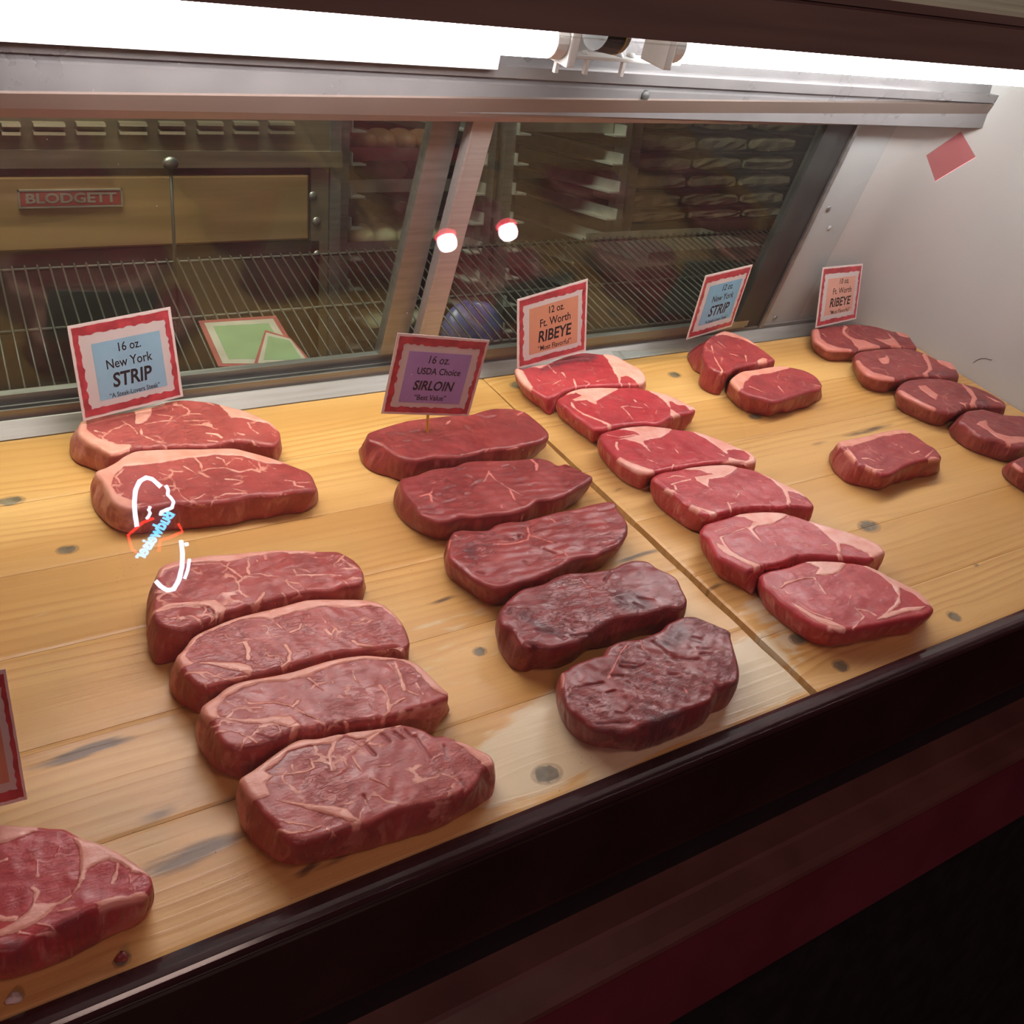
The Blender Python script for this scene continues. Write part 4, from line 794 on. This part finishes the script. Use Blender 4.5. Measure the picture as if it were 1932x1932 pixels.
# ------------------------------------------------------------------ price signs
FONTCACHE = {}
def text_mesh(s, bold):
    k = (s, bold)
    if k not in FONTCACHE:
        cu = bpy.data.curves.new('t', 'FONT'); cu.body = s; cu.align_x = 'CENTER'; cu.align_y = 'CENTER'; cu.resolution_u = 3; cu.offset = bold
        ob = bpy.data.objects.new('t', cu); sc.collection.objects.link(ob)
        dg = bpy.context.evaluated_depsgraph_get(); me = bpy.data.meshes.new_from_object(ob.evaluated_get(dg))
        v = np.array([x.co[:2] for x in me.vertices]); f = [list(p.vertices) for p in me.polygons]
        bpy.data.objects.remove(ob); bpy.data.curves.remove(cu); bpy.data.meshes.remove(me)
        FONTCACHE[k] = (v, f)
    return FONTCACHE[k]
def ragged(x0, x1, y0, y1, amp, seed, n=22):
    rnd = random.Random(seed); p = []
    for i in range(n): p.append((x0 + (x1 - x0) * i / n, y0 + rnd.uniform(-amp, amp)))
    for i in range(n): p.append((x1 + rnd.uniform(-amp, amp), y0 + (y1 - y0) * i / n))
    for i in range(n): p.append((x1 - (x1 - x0) * i / n, y1 + rnd.uniform(-amp, amp)))
    for i in range(n): p.append((x0 + rnd.uniform(-amp, amp), y1 - (y1 - y0) * i / n))
    return p
def sign(label, quad, p0, yaw, pit, panel, prect, lines, shear=0., seed=0, name='price_sign', inner=(.085, .925, .12, .90), cat='sign', group='price signs on the steaks', bow=0.0):
    n = np.array([sin(radians(yaw)) * cos(radians(pit)), -cos(radians(yaw)) * cos(radians(pit)), sin(radians(pit))])
    TLc, TRc, BRc, BLc = [onplane(x, y, p0, n) for x, y in quad]
    def mp(x, y, off=0.):
        q = (TLc * (1 - x) + TRc * x) * (1 - y) + (BLc * (1 - x) + BRc * x) * y
        return q + n * (off - bow * 4 * x * (1 - x) + bow * 2 * .0)
    base = (BLc + BRc) / 2
    e = empty(name, base, label, cat, group)
    G = 12
    def sheet(nm, x0, x1, y0, y1, o0, o1, mat):
        V = [mp(x0 + (x1 - x0) * i / G, y, o) for o in (o1, o0) for y in (y0, y1) for i in range(G + 1)]; k = G + 1; Fc = []
        for i in range(G):
            Fc += [(i, k + i, k + i + 1, i + 1), (2 * k + i, 2 * k + i + 1, 3 * k + i + 1, 3 * k + i), (i, i + 1, 2 * k + i + 1, 2 * k + i), (k + i, 3 * k + i, 3 * k + i + 1, k + i + 1)]
        Fc += [(0, 2 * k, 3 * k, k), (G, k + G, 3 * k + G, 2 * k + G)]
        return mesh_obj(nm, V, Fc, mat, e)
    def ring(nm, outer, innr, off, mat):
        V = [mp(x, y, off) for x, y in outer] + [mp(x, y, off) for x, y in innr]; k = len(outer)
        return mesh_obj(nm, V, [(i, k + i, k + (i + 1) % k, (i + 1) % k) for i in range(k)], mat, e)
    sheet('laminate', 0, 1, 0, 1, -.0005, .0002, M['lam'])
    rect = lambda x0, x1, y0, y1, n_=22: ragged(x0, x1, y0, y1, 0, 0, n_)
    x0, x1, y0, y1 = inner
    sheet('paper', .03, .97, .035, .965, .00022, .00034, M['paper'])
    ring('red_border', ragged(.028, .972, .03, .97, .004, seed), ragged(x0, x1, y0, y1, .013, seed + 3), .00046, M['redink'])
    sheet('panel', prect[0], prect[1], prect[2], prect[3], .00035, .00046, panel)
    for t, size, cx, cy, bold, slant in lines:
        v, f = text_mesh(t, bold); wf, size = size, size / (v[:, 0].max() - v[:, 0].min())
        a_ = np.linalg.norm(TRc - TLc) / np.linalg.norm(BLc - TLc)
        V = [mp(cx + (p[0] + slant * p[1]) * size, cy - p[1] * size * a_ * 1.18 + shear * (p[0] * size), .00058) for p in v]
        mesh_obj('lettering', V, f, M['ink'], e)
    return e
bd = .022
S1 = sign('blue 16 oz. New York strip sign standing behind the rear left steak', [(126.4, 615.6), (321.1, 578.7), (345.7, 747.8), (157.2, 794.6)], (.3, .916, .034), 9, 16, M['blue'], (.185, .855, .225, .835),
     [('16 oz.', .22, .535, .315, 0.012, 0), ('New York', .45, .515, .475, .012, 0), ('STRIP', .385, .525, .655, .026, .12), ('“A Steak-Lovers Steak”', .50, .53, .805, .01, 0)], seed=11)
S2 = sign('purple 16 oz. sirloin sign on a yellow pick', [(750.3, 628.2), (923.9, 641.9), (883.6, 785.3), (718.9, 780.2)], (.565, .808, .052), -9, 4, M['purple'], (.16, .85, .20, .84),
     [('16 oz.', .23, .50, .295, 0.004, .1), ('USDA Choice', .48, .53, .44, .016, 0), ('SIRLOIN', .44, .51, .625, .024, .15), ('“Best Value”', .36, .50, .775, .016, 0)], seed=12)
d_ = onw(808, 815, .030)
mesh_obj('pick', *tube([(d_[0], d_[1], .022), (d_[0] * .6 + .566 * .4, d_[1] * .5 + .8125 * .5, .050), (.567, .8140, .090)], .0016, 8), M['stick'], S2)
S3 = sign('orange 12 oz. ribeye sign behind the rear ribeye, left of the blue one', [(975.8, 565), (1109, 525.7), (1105, 662.3), (975.8, 696.5)], (.815, .919, .028), 0, 10, M['orange'], (.165, .865, .185, .84),
     [('12 oz.', .22, .545, .275, .014, 0), ('Ft. Worth', .44, .535, .435, .014, 0), ('RIBEYE', .47, .53, .625, .024, .12), ('“Most Flavorful”', .48, .53, .785, .008, 0)], seed=13)
S4 = sign('bright blue 12 oz. New York strip sign on the small thick steak', [(1331.3, 520), (1420, 499.1), (1380, 615.7), (1294.8, 641)], (1.1, .934, .030), 9, 1, M['blue2'], (.17, .87, .19, .82),
     [('12 oz.', .23, .58, .275, .012, 0), ('New York', .46, .54, .43, .010, 0), ('STRIP', .42, .54, .63, .022, .12), ('“A Steak-Lovers Steak”', .50, .55, .79, .01, 0)], seed=14)
S5 = sign('peach 10 oz. ribeye sign by the white end wall', [(1552.2, 504.3), (1628, 497.4), (1614.8, 601.7), (1538.3, 619)], (1.37, .923, .0225), 3, 12, M['peach'], (.17, .86, .20, .82),
     [('10 oz.', .23, .57, .27, .010, 0), ('Ft. Worth', .46, .55, .43, .010, 0), ('RIBEYE', .50, .53, .625, .022, .12), ('“Most Flavorful”', .50, .55, .785, .006, 0)], seed=15)
S6 = sign('dim sign with a brown panel, cut off by the left frame edge', [(-200, 1305), (10, 1262), (51, 1508), (-150, 1560)], onw(-40, 1545, .036), 12, 16, M['orange'], (.17, .86, .2, .83), [], seed=16)
# clear plastic tray left on the sill behind the ribeyes
tr = empty('plastic_tray', (.95, .953, .009), 'small clear plastic tray lying behind the rear ribeye', 'tray')
q = [onw(1166, 679, .006), onw(1300, 663, .006), onw(1312, 655, .016), onw(1153, 663, .016)]
zt = [np.array(p) for p in q]; n_ = np.cross(zt[1] - zt[0], zt[3] - zt[0]); n_ /= np.linalg.norm(n_)
def quadslab(c, h): return [tuple(p) for p in c] + [tuple(p + n_ * h) for p in c], [(3, 2, 1, 0), (4, 5, 6, 7), (0, 1, 5, 4), (1, 2, 6, 5), (2, 3, 7, 6), (3, 0, 4, 7)]
cc = sum(zt) / 4
mesh_obj('floor_sheet', *quadslab([cc + (p - cc) * .86 for p in zt], .0012), M['plastic'], tr)
rimv = [p for p in zt] + [cc + (p - cc) * .86 for p in zt]; up = n_ * .006
V = [tuple(p) for p in rimv] + [tuple(p + up) for p in rimv]
Fc = []
for i in range(4):
    j = (i + 1) % 4; Fc += [(i, j, 4 + j, 4 + i), (8 + i, 12 + i, 12 + j, 8 + j), (i, 8 + i, 8 + j, j), (4 + i, 4 + j, 12 + j, 12 + i)]
mesh_obj('rim', V, Fc, M['plastic'], tr)
# a few meat scraps and a hair
for (x, y, r_, l) in ((230, 1808, .0045, 'small dark meat scrap near the front trim, by the dim ribeye'), (27, 1886, .004, 'pale fat scrap near the front trim in the near left corner')):
    p = onw(x, y, 0); o = mesh_obj('meat_scrap', *ellipsoid((p[0], p[1], r_ * .42), r_, r_ * .8, r_ * .6, 12, 8, int(x), .2), SIRLOIN if x > 100 else M['paper'], smooth=True); tag(o, l, 'scrap', 'scraps on the board')
hp = [np.array([UR - .0006, 0, 0]) for _ in range(7)]
for i, (x, y) in enumerate(((1836, 685), (1842, 680), (1849, 677), (1856, 676), (1862, 677), (1868, 679), (1872, 679))):
    hp[i] = onplane(x, y, (UR - .0006, 0, 0), np.array([-1., 0, 0]))
tag(mesh_obj('stray_hair', *tube(hp, .00035, 5), M['ink']), 'short dark hair stuck on the white end wall', 'hair')
# ------------------------------------------------------------------ kitchen behind the case, seen dimly through the rear doors (world axes)
def kobj(name, vf, mat, parent=None, smooth=False): return mesh_obj(name, vf[0], vf[1], mat, parent, case=False, smooth=smooth)
YO = 1.45
kx = lambda px, py, Y=YO: kit(px, py, Y)[0]
kz = lambda px, py, Y=YO: kit(px, py, Y)[2]
ov = empty('deck_oven', (-.2, YO, 0), 'steel deck oven with louvres and a red badge behind the left door', 'oven', case=False)
xr = kx(640, 340); xd = kx(578, 390); xl = -1.4
z_l1, z_ledge, z_gap, z_dt, z_db = kz(300, 250), kz(320, 283), kz(320, 318), kz(320, 330), kz(300, 462)
kobj('body', box(xl, xr - .012, YO + .012, YO + .75, .0, 1.75), M['steel'], ov)
kobj('vent_panel', box(xl, xr - .012, YO - .002, YO + .012, z_ledge, 1.75), M['steel'], ov)
kobj('ledge', box(xl, xr, YO - .010, YO + .011, z_gap + .002, z_ledge), M['steel'], ov)
kobj('door_gap', box(xl, xd + .01, YO + .002, YO + .011, z_dt - .001, z_gap), M['dark'], ov)
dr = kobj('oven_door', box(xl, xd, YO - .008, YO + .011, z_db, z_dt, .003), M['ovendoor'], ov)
kobj('base_front', box(xl, xd + .02, YO - .004, YO + .011, .35, z_db - .003), M['dark'], ov)
kobj('side_post', box(xd + .006, xr - .02, YO - .004, YO + .011, .35, z_gap), M['steel'], ov)
kobj('corner_strip', box(xr - .018, xr, YO - .006, YO + .02, .35, 1.75), M['alu_dk'], ov)
for (x, y) in ((590, 370), (597, 418), (598, 481)):
    p = kit(x, y, YO - .004); kobj('bolt', dome(p, .0075, (0, -1, 0), 12, 4), M['alu_dk'], ov, True)
for (xa, xb) in ((-70, -5), (0, 36), (60, 120), (141, 196), (222, 274), (297, 346), (370, 418), (438, 485), (505, 552)):
    for y in (232, 248):
        yy = y - .004 * (xa - 250); pa, pb = kit(xa, yy, YO - .002), kit(xb, yy, YO - .002)
        pr = [(YO - .002, pa[2] + .003), (YO - .010, pa[2] + .001), (YO - .0115, pa[2] - .003), (YO - .002, pa[2] - .003)]
        kobj('louvre', prism(pr, pa[0], pb[0]), M['steel'], ov)
pa, pb = kit(35, 358, YO - .008), kit(228, 386, YO - .008)
bdg = kobj('badge', box(pa[0], pb[0], YO - .0105, YO - .008, pb[2], pa[2] - .002, .001), M['plate'], ov)
v, f = text_mesh('BLODGETT', .03); wd = v[:, 0].max() - v[:, 0].min(); ht = v[:, 1].max() - v[:, 1].min()
sx, sz = (pb[0] - pa[0]) * .90 / wd, (pa[2] - pb[2]) * .62 / ht; cxm, czm = (pa[0] + pb[0]) / 2, (pa[2] + pb[2]) / 2 - .001
kobj('lettering', ([(cxm + p[0] * sx, YO - .0108, czm + p[1] * sz) for p in v], f), M['badge'], bdg)
bw = .0022
kobj('badge_frame', join([box(pa[0] - bw, pb[0] + bw, YO - .011, YO - .008, pa[2] - .002, pa[2]), box(pa[0] - bw, pb[0] + bw, YO - .011, YO - .008, pb[2] - .002, pb[2]), box(pa[0] - bw, pa[0], YO - .011, YO - .008, pb[2], pa[2]), box(pb[0], pb[0] + bw, YO - .011, YO - .008, pb[2], pa[2])]), M['badge'], bdg)
# thin rod hanging in front of the oven
YR = 1.22
p0, p1 = kit(322, 318, YR), kit(331, 655, YR)
hr = empty('hanging_rod', p1, 'thin steel rod with a round head hanging in front of the oven', 'rod', case=False)
kobj('shaft', tube([(p0[0], YR, p0[2]), (p0[0], YR, p1[2])], .0022, 8), M['chrome'], hr, True)
kobj('head', ellipsoid((p0[0], YR, p0[2] + .006), .010, .006, .008, 14, 8, 3, .02), M['alu_dk'], hr, True)

# wire shelf just behind the doors, with two green cards lying on it
sv0, sv1 = 1.00, 1.27
sd = np.array([.139, .99, .024]); sd /= sd[1]
w0s = onplane(360, 702, (0, sv0, 0), np.array([0, 1., 0]))[2] - .002
ws = empty('wire_shelf', (.8, 1.1, w0s - .02), 'sloping shelf of thin steel rods just behind the rear doors', 'shelf')
def sp(u, v, dz=0.): return (u + sd[0] * (v - sv0), v, w0s + sd[2] * (v - sv0) + dz)
for i in range(132):
    u = -.10 + i * .0140
    mesh_obj('rod', *tube([sp(u, sv0), sp(u, sv1)], .00125, 6), M['chrome'], ws, smooth=True)
for v in (sv0 + .003, sv0 + .125, sv1 - .003):
    mesh_obj('cross_bar', *tube([sp(-.11, v, -.0035), sp(1.745, v, -.0035)], .0022, 6), M['chrome'], ws, smooth=True)
for u in (-.105, 1.74):
    mesh_obj('side_rail', *tube([sp(u, sv0 - .002), sp(u, sv1 + .002)], .0035, 6), M['alu_dk'], ws, smooth=True)
    mesh_obj('bracket', *box(u - .008, u + .008, .9865, 1.004, w0s - .014, w0s - .004), M['alu_dk'], ws)
nS = np.cross([1., 0, 0], sd); nS /= np.linalg.norm(nS)
def card(pts, label, k):
    d = [onplane(x, y, np.array(sp(0, sv0)) + nS * .0016, nS) for x, y in pts]
    e = empty('green_card', sum(d) / 4, label, 'card', 'green cards on the wire shelf')
    mp = lambda x, y, o: tuple((d[0] * (1 - x) + d[1] * x) * (1 - y) + (d[3] * (1 - x) + d[2] * x) * y + nS * o)
    def sl(nm, a, b, z0, z1, mt): return mesh_obj(nm, [mp(a, a, z0), mp(b, a, z0), mp(b, b, z0), mp(a, b, z0), mp(a, a, z1), mp(b, a, z1), mp(b, b, z1), mp(a, b, z1)], [(3, 2, 1, 0), (4, 5, 6, 7), (0, 1, 5, 4), (1, 2, 6, 5), (2, 3, 7, 6), (3, 0, 4, 7)], mt, e)
    sl('laminate', 0, 1, k * .0012, k * .0012 + .0006, M['cardpink']); sl('paper', .06, .94, k * .0012 + .0006, k * .0012 + .0008, M['cardpaper']); sl('panel', .15, .85, k * .0012 + .0008, k * .0012 + .001, M['green'])
card([(374, 606), (520, 596), (580, 694), (412, 692)], 'pale green card lying flat on the wire shelf', 0)
card([(500, 625), (548, 640), (592, 690), (478, 692)], 'pale green card overlapping the larger one on the wire shelf', 1)

# bun racks
def rack(name, label, x0, x1, Y0, Y1, px_slides, z0=.05, z1=1.78, nsl=20):
    e = empty(name, ((x0 + x1) / 2, (Y0 + Y1) / 2, 0), label, 'rack', case=False, group='bun racks in the kitchen')
    for x in (x0, x1):
        for y in (Y0, Y1): kobj('post', box(x - .011, x + .011, y - .011, y + .011, 0, z1), M['alu_dk'], e)
    for i in range(nsl):
        z = .62 + i * (1.70 - .62) / nsl
        for x, s in ((x0 + .011, 1), (x1 - .011, -1)):
            xx = sorted((x, x + s * .028))
            xf = (x, x + s * .002) if s > 0 else (x - .002, x)
            kobj('runner', join([box(xx[0], xx[1], Y0 - .02, Y1 - .011, z, z + .003), box(xf[0], xf[1], Y0 - .02, Y1 - .011, z + .003, z + .022)]), M['runner'], e)
    for z in (z1 - .03, .10):
        kobj('crossbar', box(x0 + .011, x1 - .011, Y0 - .006, Y0 + .006, z, z + .025), M['alu_dk'], e)
        kobj('crossbar', box(x0 + .011, x1 - .011, Y1 - .006, Y1 + .006, z, z + .025), M['alu_dk'], e)
    return e
YA = 1.62
xa0, xa1 = kx(641, 400, YA), kx(912, 400, YA)
rack('bun_rack', 'tall bun rack with pale dough, nearer the oven', xa0, xa1, YA, YA + .55, None)
xb0, xb1 = kx(955, 300, YA), kx(1172, 300, YA)
rack('bun_rack', 'tall empty bun rack with slanting runners, right of the door post', xb0, xb1, YA, YA + .55, None)
def pan(name, label, cat, x0, x1, y0, y1, z, mat, grp=None):
    e = empty(name, ((x0 + x1) / 2, (y0 + y1) / 2, z), label, cat, grp, case=False)
    kobj('floor_plate', box(x0, x1, y0, y1, z, z + .002), mat, e)
    kobj('rim', join([box(x0, x1, y0, y0 + .003, z + .002, z + .022), box(x0, x1, y1 - .003, y1, z + .002, z + .022), box(x0, x0 + .003, y0 + .003, y1 - .003, z + .002, z + .022), box(x1 - .003, x1, y0 + .003, y1 - .003, z + .002, z + .022)]), mat, e)
    return e
gD, gL = 'dough balls on the rack', 'loaves on the red tray'
zr = lambda py: kz(700, py, YA + .02)
def runner_z(z): 
    s = (1.70 - .62) / 20; return .62 + round((z - .62) / s) * s + .0035
for py, mat, nm, lb, grp in ((288, M['redtray'], 'sheet_tray', 'red tray high on the rack, holding browned loaves', 'trays on the rack'), (474, M['pan'], 'sheet_tray', 'tray of round pale dough balls, middle of the rack', 'trays on the rack'), (352, M['pan'], 'sheet_tray', 'tray holding one pale dough loaf, below the red tray', 'trays on the rack'), (625, M['pan'], 'sheet_tray', 'lowest tray, with flat pale dough', 'trays on the rack')):
    z = runner_z(zr(py)); pan(nm, lb, 'tray', xa0 + .016, xa1 - .016, YA + .015, YA + .50, z, mat, grp)
    zz = z + .0022
    if py == 288:
        for i, (x, o_) in enumerate(((690, 'leftmost'), (728, 'second'), (766, 'third'), (804, 'rightmost'))):
            c = kit(x, 275, YA + .10); tag(kobj('bread_loaf', ellipsoid((c[0], YA + .12, zz + .0190), .026, .045, .0230, 18, 10, i, .03), M['loaf'], None, True), o_ + ' browned bread loaf on the red tray', 'bread', gL)
    elif py == 474:
        for i, (x, dy) in enumerate(((690, .05), (729, .045), (767, .05), (805, .05), (842, .05), (700, .14), (733, .145), (766, .14), (799, .14))):
            c = kit(x, 460, YA + dy); tag(kobj('dough_ball', ellipsoid((c[0], YA + dy + .02, zz + .0190), .029, .034, .023, 18, 10, i + 9, .03), M['dough'], None, True), '%s dough ball from the left, %s row of the middle tray' % (('first', 'second', 'third', 'fourth', 'fifth')[i % 5], 'front' if i < 5 else 'back'), 'dough', gD)
    elif py == 352:
        c = kit(735, 335, YA + .1); tag(kobj('dough_ball', ellipsoid((c[0], YA + .13, zz + .0185), .055, .04, .0225, 18, 10, 31, .03), M['dough'], None, True), 'single long pale dough loaf under the red tray', 'dough', gD)
    else:
        for i, (x, o_) in enumerate(((716, 'leftmost'), (762, 'middle'), (808, 'rightmost'))):
            c = kit(x, 612, YA + .05); tag(kobj('dough_ball', ellipsoid((c[0], YA + .08, zz + .0165), .036, .05, .02, 18, 10, 51 + i, .03), M['dough'], None, True), o_ + ' flat pale dough on the lowest tray', 'dough', gD)
zb = runner_z(kz(1060, 262, YA + .02))
pan('sheet_tray', 'bare tray high on the empty rack', 'tray', xb0 + .016, xb1 - .016, YA + .015, YA + .5, zb, M['pan'], 'trays on the rack')
pb_ = kit(865, 615, 1.45)
tag(kobj('plastic_bag', ellipsoid((pb_[0] + .02, 1.44, pb_[2] - .01), .050, .04, .062, 24, 14, 5, .14), M['bluebag'], None, True), 'crumpled blue plastic bag beyond the door post', 'bag')
bagz = pb_[2] - .01 - .0496
stl = empty('low_counter', (.55, 1.46, 0), 'dark narrow counter carrying the blue bag', 'counter', case=False)
kobj('top', box(pb_[0] - .10, pb_[0] + .16, 1.375, 1.55, bagz - .02, bagz), M['dark'], stl)
kobj('cabinet', box(pb_[0] - .08, pb_[0] + .14, 1.39, 1.54, 0, bagz - .0201), M['dark'], stl)

# wrapped parcels on shelves at the right
YC = 1.75
cs0, cs1 = kx(1192, 300, YC), kx(1600, 300, YC)
sh = empty('storage_shelf', ((cs0 + cs1) / 2, YC + .2, 0), 'steel storage shelf full of kraft parcels behind the right door', 'shelf', case=False)
for x in (cs0, cs1 + .25):
    for y in (YC, YC + .45): kobj('post', box(x - .012, x + .012, y - .012, y + .012, 0, 1.85), M['alu_dk'], sh)
rng = random.Random(5); gp = 'kraft wrapped parcels on the storage shelf'
rows = [232, 272, 308, 342, 374, 400]
zz = [kz(1340, y, YC) for y in rows]
lab = ['top', 'second', 'third', 'fourth', 'fifth', 'lowest']
for r_, y in enumerate(rows):
    z = kz(1340, y + 16, YC)
    kobj('tier', box(cs0 + .012, cs1 + .238, YC + .012, YC + .44, z - .004, z), M['dark'], sh)
    h = (kz(1340, rows[r_ - 1] + 16, YC) - z - .011) if r_ else .045
    x = cs0 + .018
    for i in range(3):
        wl = rng.uniform(.15, .19); hh = min(h, .062) * rng.uniform(.9, 1.)
        V, Fc = box(0, wl, 0, .13, 0, hh, hh * .30)
        V = [(p[0], p[1], p[2]) for p in V]
        bm = bmesh.new(); vs = [bm.verts.new(p) for p in V]
        for q_ in Fc: bm.faces.new([vs[k_] for k_ in q_])
        bmesh.ops.subdivide_edges(bm, edges=[e_ for e_ in bm.edges if e_.calc_length() > .03], cuts=4, use_grid_fill=True)
        for p_ in bm.verts:
            t = p_.co.x / wl; k_ = 1 - .30 * max(0, abs(2 * t - 1) - .55) / .45
            p_.co.z = hh / 2 + (p_.co.z - hh / 2) * k_ + rng.uniform(-.0022, .0022) * (p_.co.z > .004)
            p_.co.y += rng.uniform(-.003, .003); p_.co.z = max(0, p_.co.z)
        bm.verts.index_update(); V = [(x + p_.co.x, YC + .014 + p_.co.y, z + .0005 + p_.co.z) for p_ in bm.verts]; Fc = [[p_.index for p_ in q_.verts] for q_ in bm.faces]; bm.free()
        tag(kobj('wrapped_parcel', (V, Fc), M['bag'], None, False), '%s crumpled kraft parcel on the %s shelf level' % (('left', 'middle', 'right')[i], lab[r_]), 'parcel', gp)
        x += wl + .012
# pan and counter at the right
zc = kz(1350, 490, 1.40)
ct = empty('prep_counter', (1.5, 1.45, 0), 'dark prep counter low behind the right door', 'counter', case=False)
xc0, xc1 = kx(1195, 470, 1.40), kx(1560, 440, 1.40) + .25
kobj('top', box(xc0, xc1, 1.385, 1.600, zc - .03, zc), M['dark'], ct); kobj('cabinet', box(xc0 + .02, xc1 - .02, 1.39, 1.595, 0, zc - .0301), M['dark'], ct)
pan('sheet_pan', 'bare metal sheet pan with a pale film on the prep counter', 'pan', xc0 + .04, xc0 + .36, 1.40, 1.59, zc + .0005, M['pan'])

# ------------------------------------------------------------------ the rooms
def struct(name, vf, mat):
    o = mesh_obj(name, vf[0], vf[1], mat, None, case=False); o['kind'] = 'structure'; return o
struct('floor', box(-3, 6, -4.7, 3.3, -.05, 0), M['tile'])
struct('wall_back', box(-3, 6, 3.0, 3.1, 0, 3.0), M['kwall'])
struct('wall_front', box(-3, 6, -4.7, -4.6, 0, 3.0), M['rwall'])
struct('wall_right', box(5.9, 6.0, -4.6, 3.0, 0, 3.0), M['rwall'])
struct('wall_left', box(-3.0, -2.9, -4.6, 3.0, 0, 3.0), M['kwall'])
struct('ceiling', box(-3, 6, -4.6, 3.0, 3.0, 3.05), M['ceil'])

# bar-room lights whose images show in the front glass: neon sign, two pink bulbs, a red box sign
GN = np.array([0, -.862, .507]); GP = np.array([0, .349, .0047])
def refl(px, py, Y):
    d = ray(px, py); t = np.dot(GP - EYE, GN) / np.dot(d, GN); p = EYE + d * t; r_ = d - 2 * d.dot(GN) * GN
    rw = CN[:3, :3] @ r_; pw = CN[:3, :3] @ p + CN[:3, 3]; return pw + rw * ((Y - pw[1]) / rw[1])
NW = emit('neon_white_blue', (.62, .78, 1.0), 24.); NR = emit('neon_red', (1.0, .03, .02), 18.); NB_ = emit('neon_cyan', (.12, .60, 1.0), 20.)
YN = -4.5
ns = empty('neon_sign', refl(300, 1005, YN + .03), 'neon beer sign with white scrolls, red bow tie and blue script, reflected in the glass', 'neon sign', case=False)
def ntube(name, pts, r_, mat): kobj(name, tube([refl(x, y, YN) for x, y in pts], r_, 8), mat, ns, True)
ntube('white_scroll', [(259, 994), (256, 975), (254, 950), (256, 925), (264, 908), (276, 901), (288, 904), (298, 913), (304, 919)], .0115, NW)
ntube('white_curl', [(313, 916), (318, 924), (317, 934), (322, 938), (328, 947), (325, 958), (315, 962), (305, 966), (303, 972)], .009, NW)
ntube('white_squiggle', [(284, 956), (281, 962), (284, 968), (280, 976), (277, 979)], .008, NW)
ntube('white_hook', [(342, 1020), (345, 1045), (344, 1070), (338, 1095), (328, 1112), (316, 1114), (303, 1106), (294, 1096)], .0115, NW)
ntube('white_bar', [(358, 1055), (355, 1075), (349, 1092)], .008, NW)
ntube('white_dot', [(352, 1024), (353, 1030)], .010, NW)
ntube('bow_tie', [(290, 978), (270, 986), (242, 1010), (250, 1037), (258, 1042)], .007, NR)
ntube('bow_tie', [(337, 988), (345, 1003), (322, 1014), (303, 1020), (300, 1040)], .007, NR)
a0, a1 = refl(322, 966, YN), refl(262, 1052, YN); ux = a1 - a0; L_ = np.linalg.norm(ux); ux = ux / L_
uy = np.cross(np.array([0, 1., 0]), ux); uy = uy if uy[2] > 0 else -uy
v, f = text_mesh('Budweiser', .028); wd = v[:, 0].max() - v[:, 0].min(); k_ = L_ / wd * 1.02; mid = (a0 + a1) / 2
V = [tuple(mid + ux * ((p[0] + .22 * p[1]) * k_) + uy * (p[1] * k_ * 1.25)) for p in v]
V2 = [(p[0], p[1] - .010, p[2]) for p in V]; nV = len(V)
kobj('script', (V + V2, [list(q) for q in f] + [[i + nV for i in q][::-1] for q in f]), NB_, ns)
kobj('backing', box(ns.location.x - .2, ns.location.x + .2, YN - .06, YN - .045, ns.location.z - .45, ns.location.z + .42), M['black'], ns)
kobj('bracket', box(ns.location.x - .02, ns.location.x + .02, -4.6, YN - .0601, ns.location.z - .02, ns.location.z + .02), M['black'], ns)
BL_ = emit('pink_bulb_glow', (1.0, .60, .66), 40.)
RG = emit('red_rim_glow', (1.0, .05, .10), 8.)
for (px, py, l) in ((960, 437, 'pink pendant bulb in the bar room, hanging left of its twin'), (845, 457, 'pink pendant bulb in the bar room, hanging right of its twin')):
    c = refl(px, py, -1.9); e = empty('pendant_bulb', (c[0], c[1], c[2]), l, 'lamp', 'pink bulbs in the bar room', case=False)
    kobj('bulb', ellipsoid(c, .033, .033, .036, 18, 12, 1, 0), BL_, e, True)
    kobj('shade', tube([(c[0], c[1], c[2] + .020), (c[0], c[1], c[2] + .030), (c[0], c[1], c[2] + .042)], [.037, .036, .020], 18), RG, e)
    kobj('cord', tube([(c[0], c[1], c[2] + .042), (c[0], c[1], 3.0)], .004, 6), M['black'], e)
GI = GP + GN * -.0006 + np.array([0, .0046, 0])
q = [onplane(x, y, GI, GN) for x, y in ((1813, 248), (1841, 296), (1765, 342), (1748, 293))]
V = [tuple(p) for p in q] + [tuple(p - GN * .0003) for p in q]
tag(mesh_obj('red_sticker', V, [(3, 2, 1, 0), (4, 5, 6, 7), (0, 1, 5, 4), (1, 2, 6, 5), (2, 3, 7, 6), (3, 0, 4, 7)], M['film']), 'faded red see-through sticker on the front glass by the end wall', 'sticker')
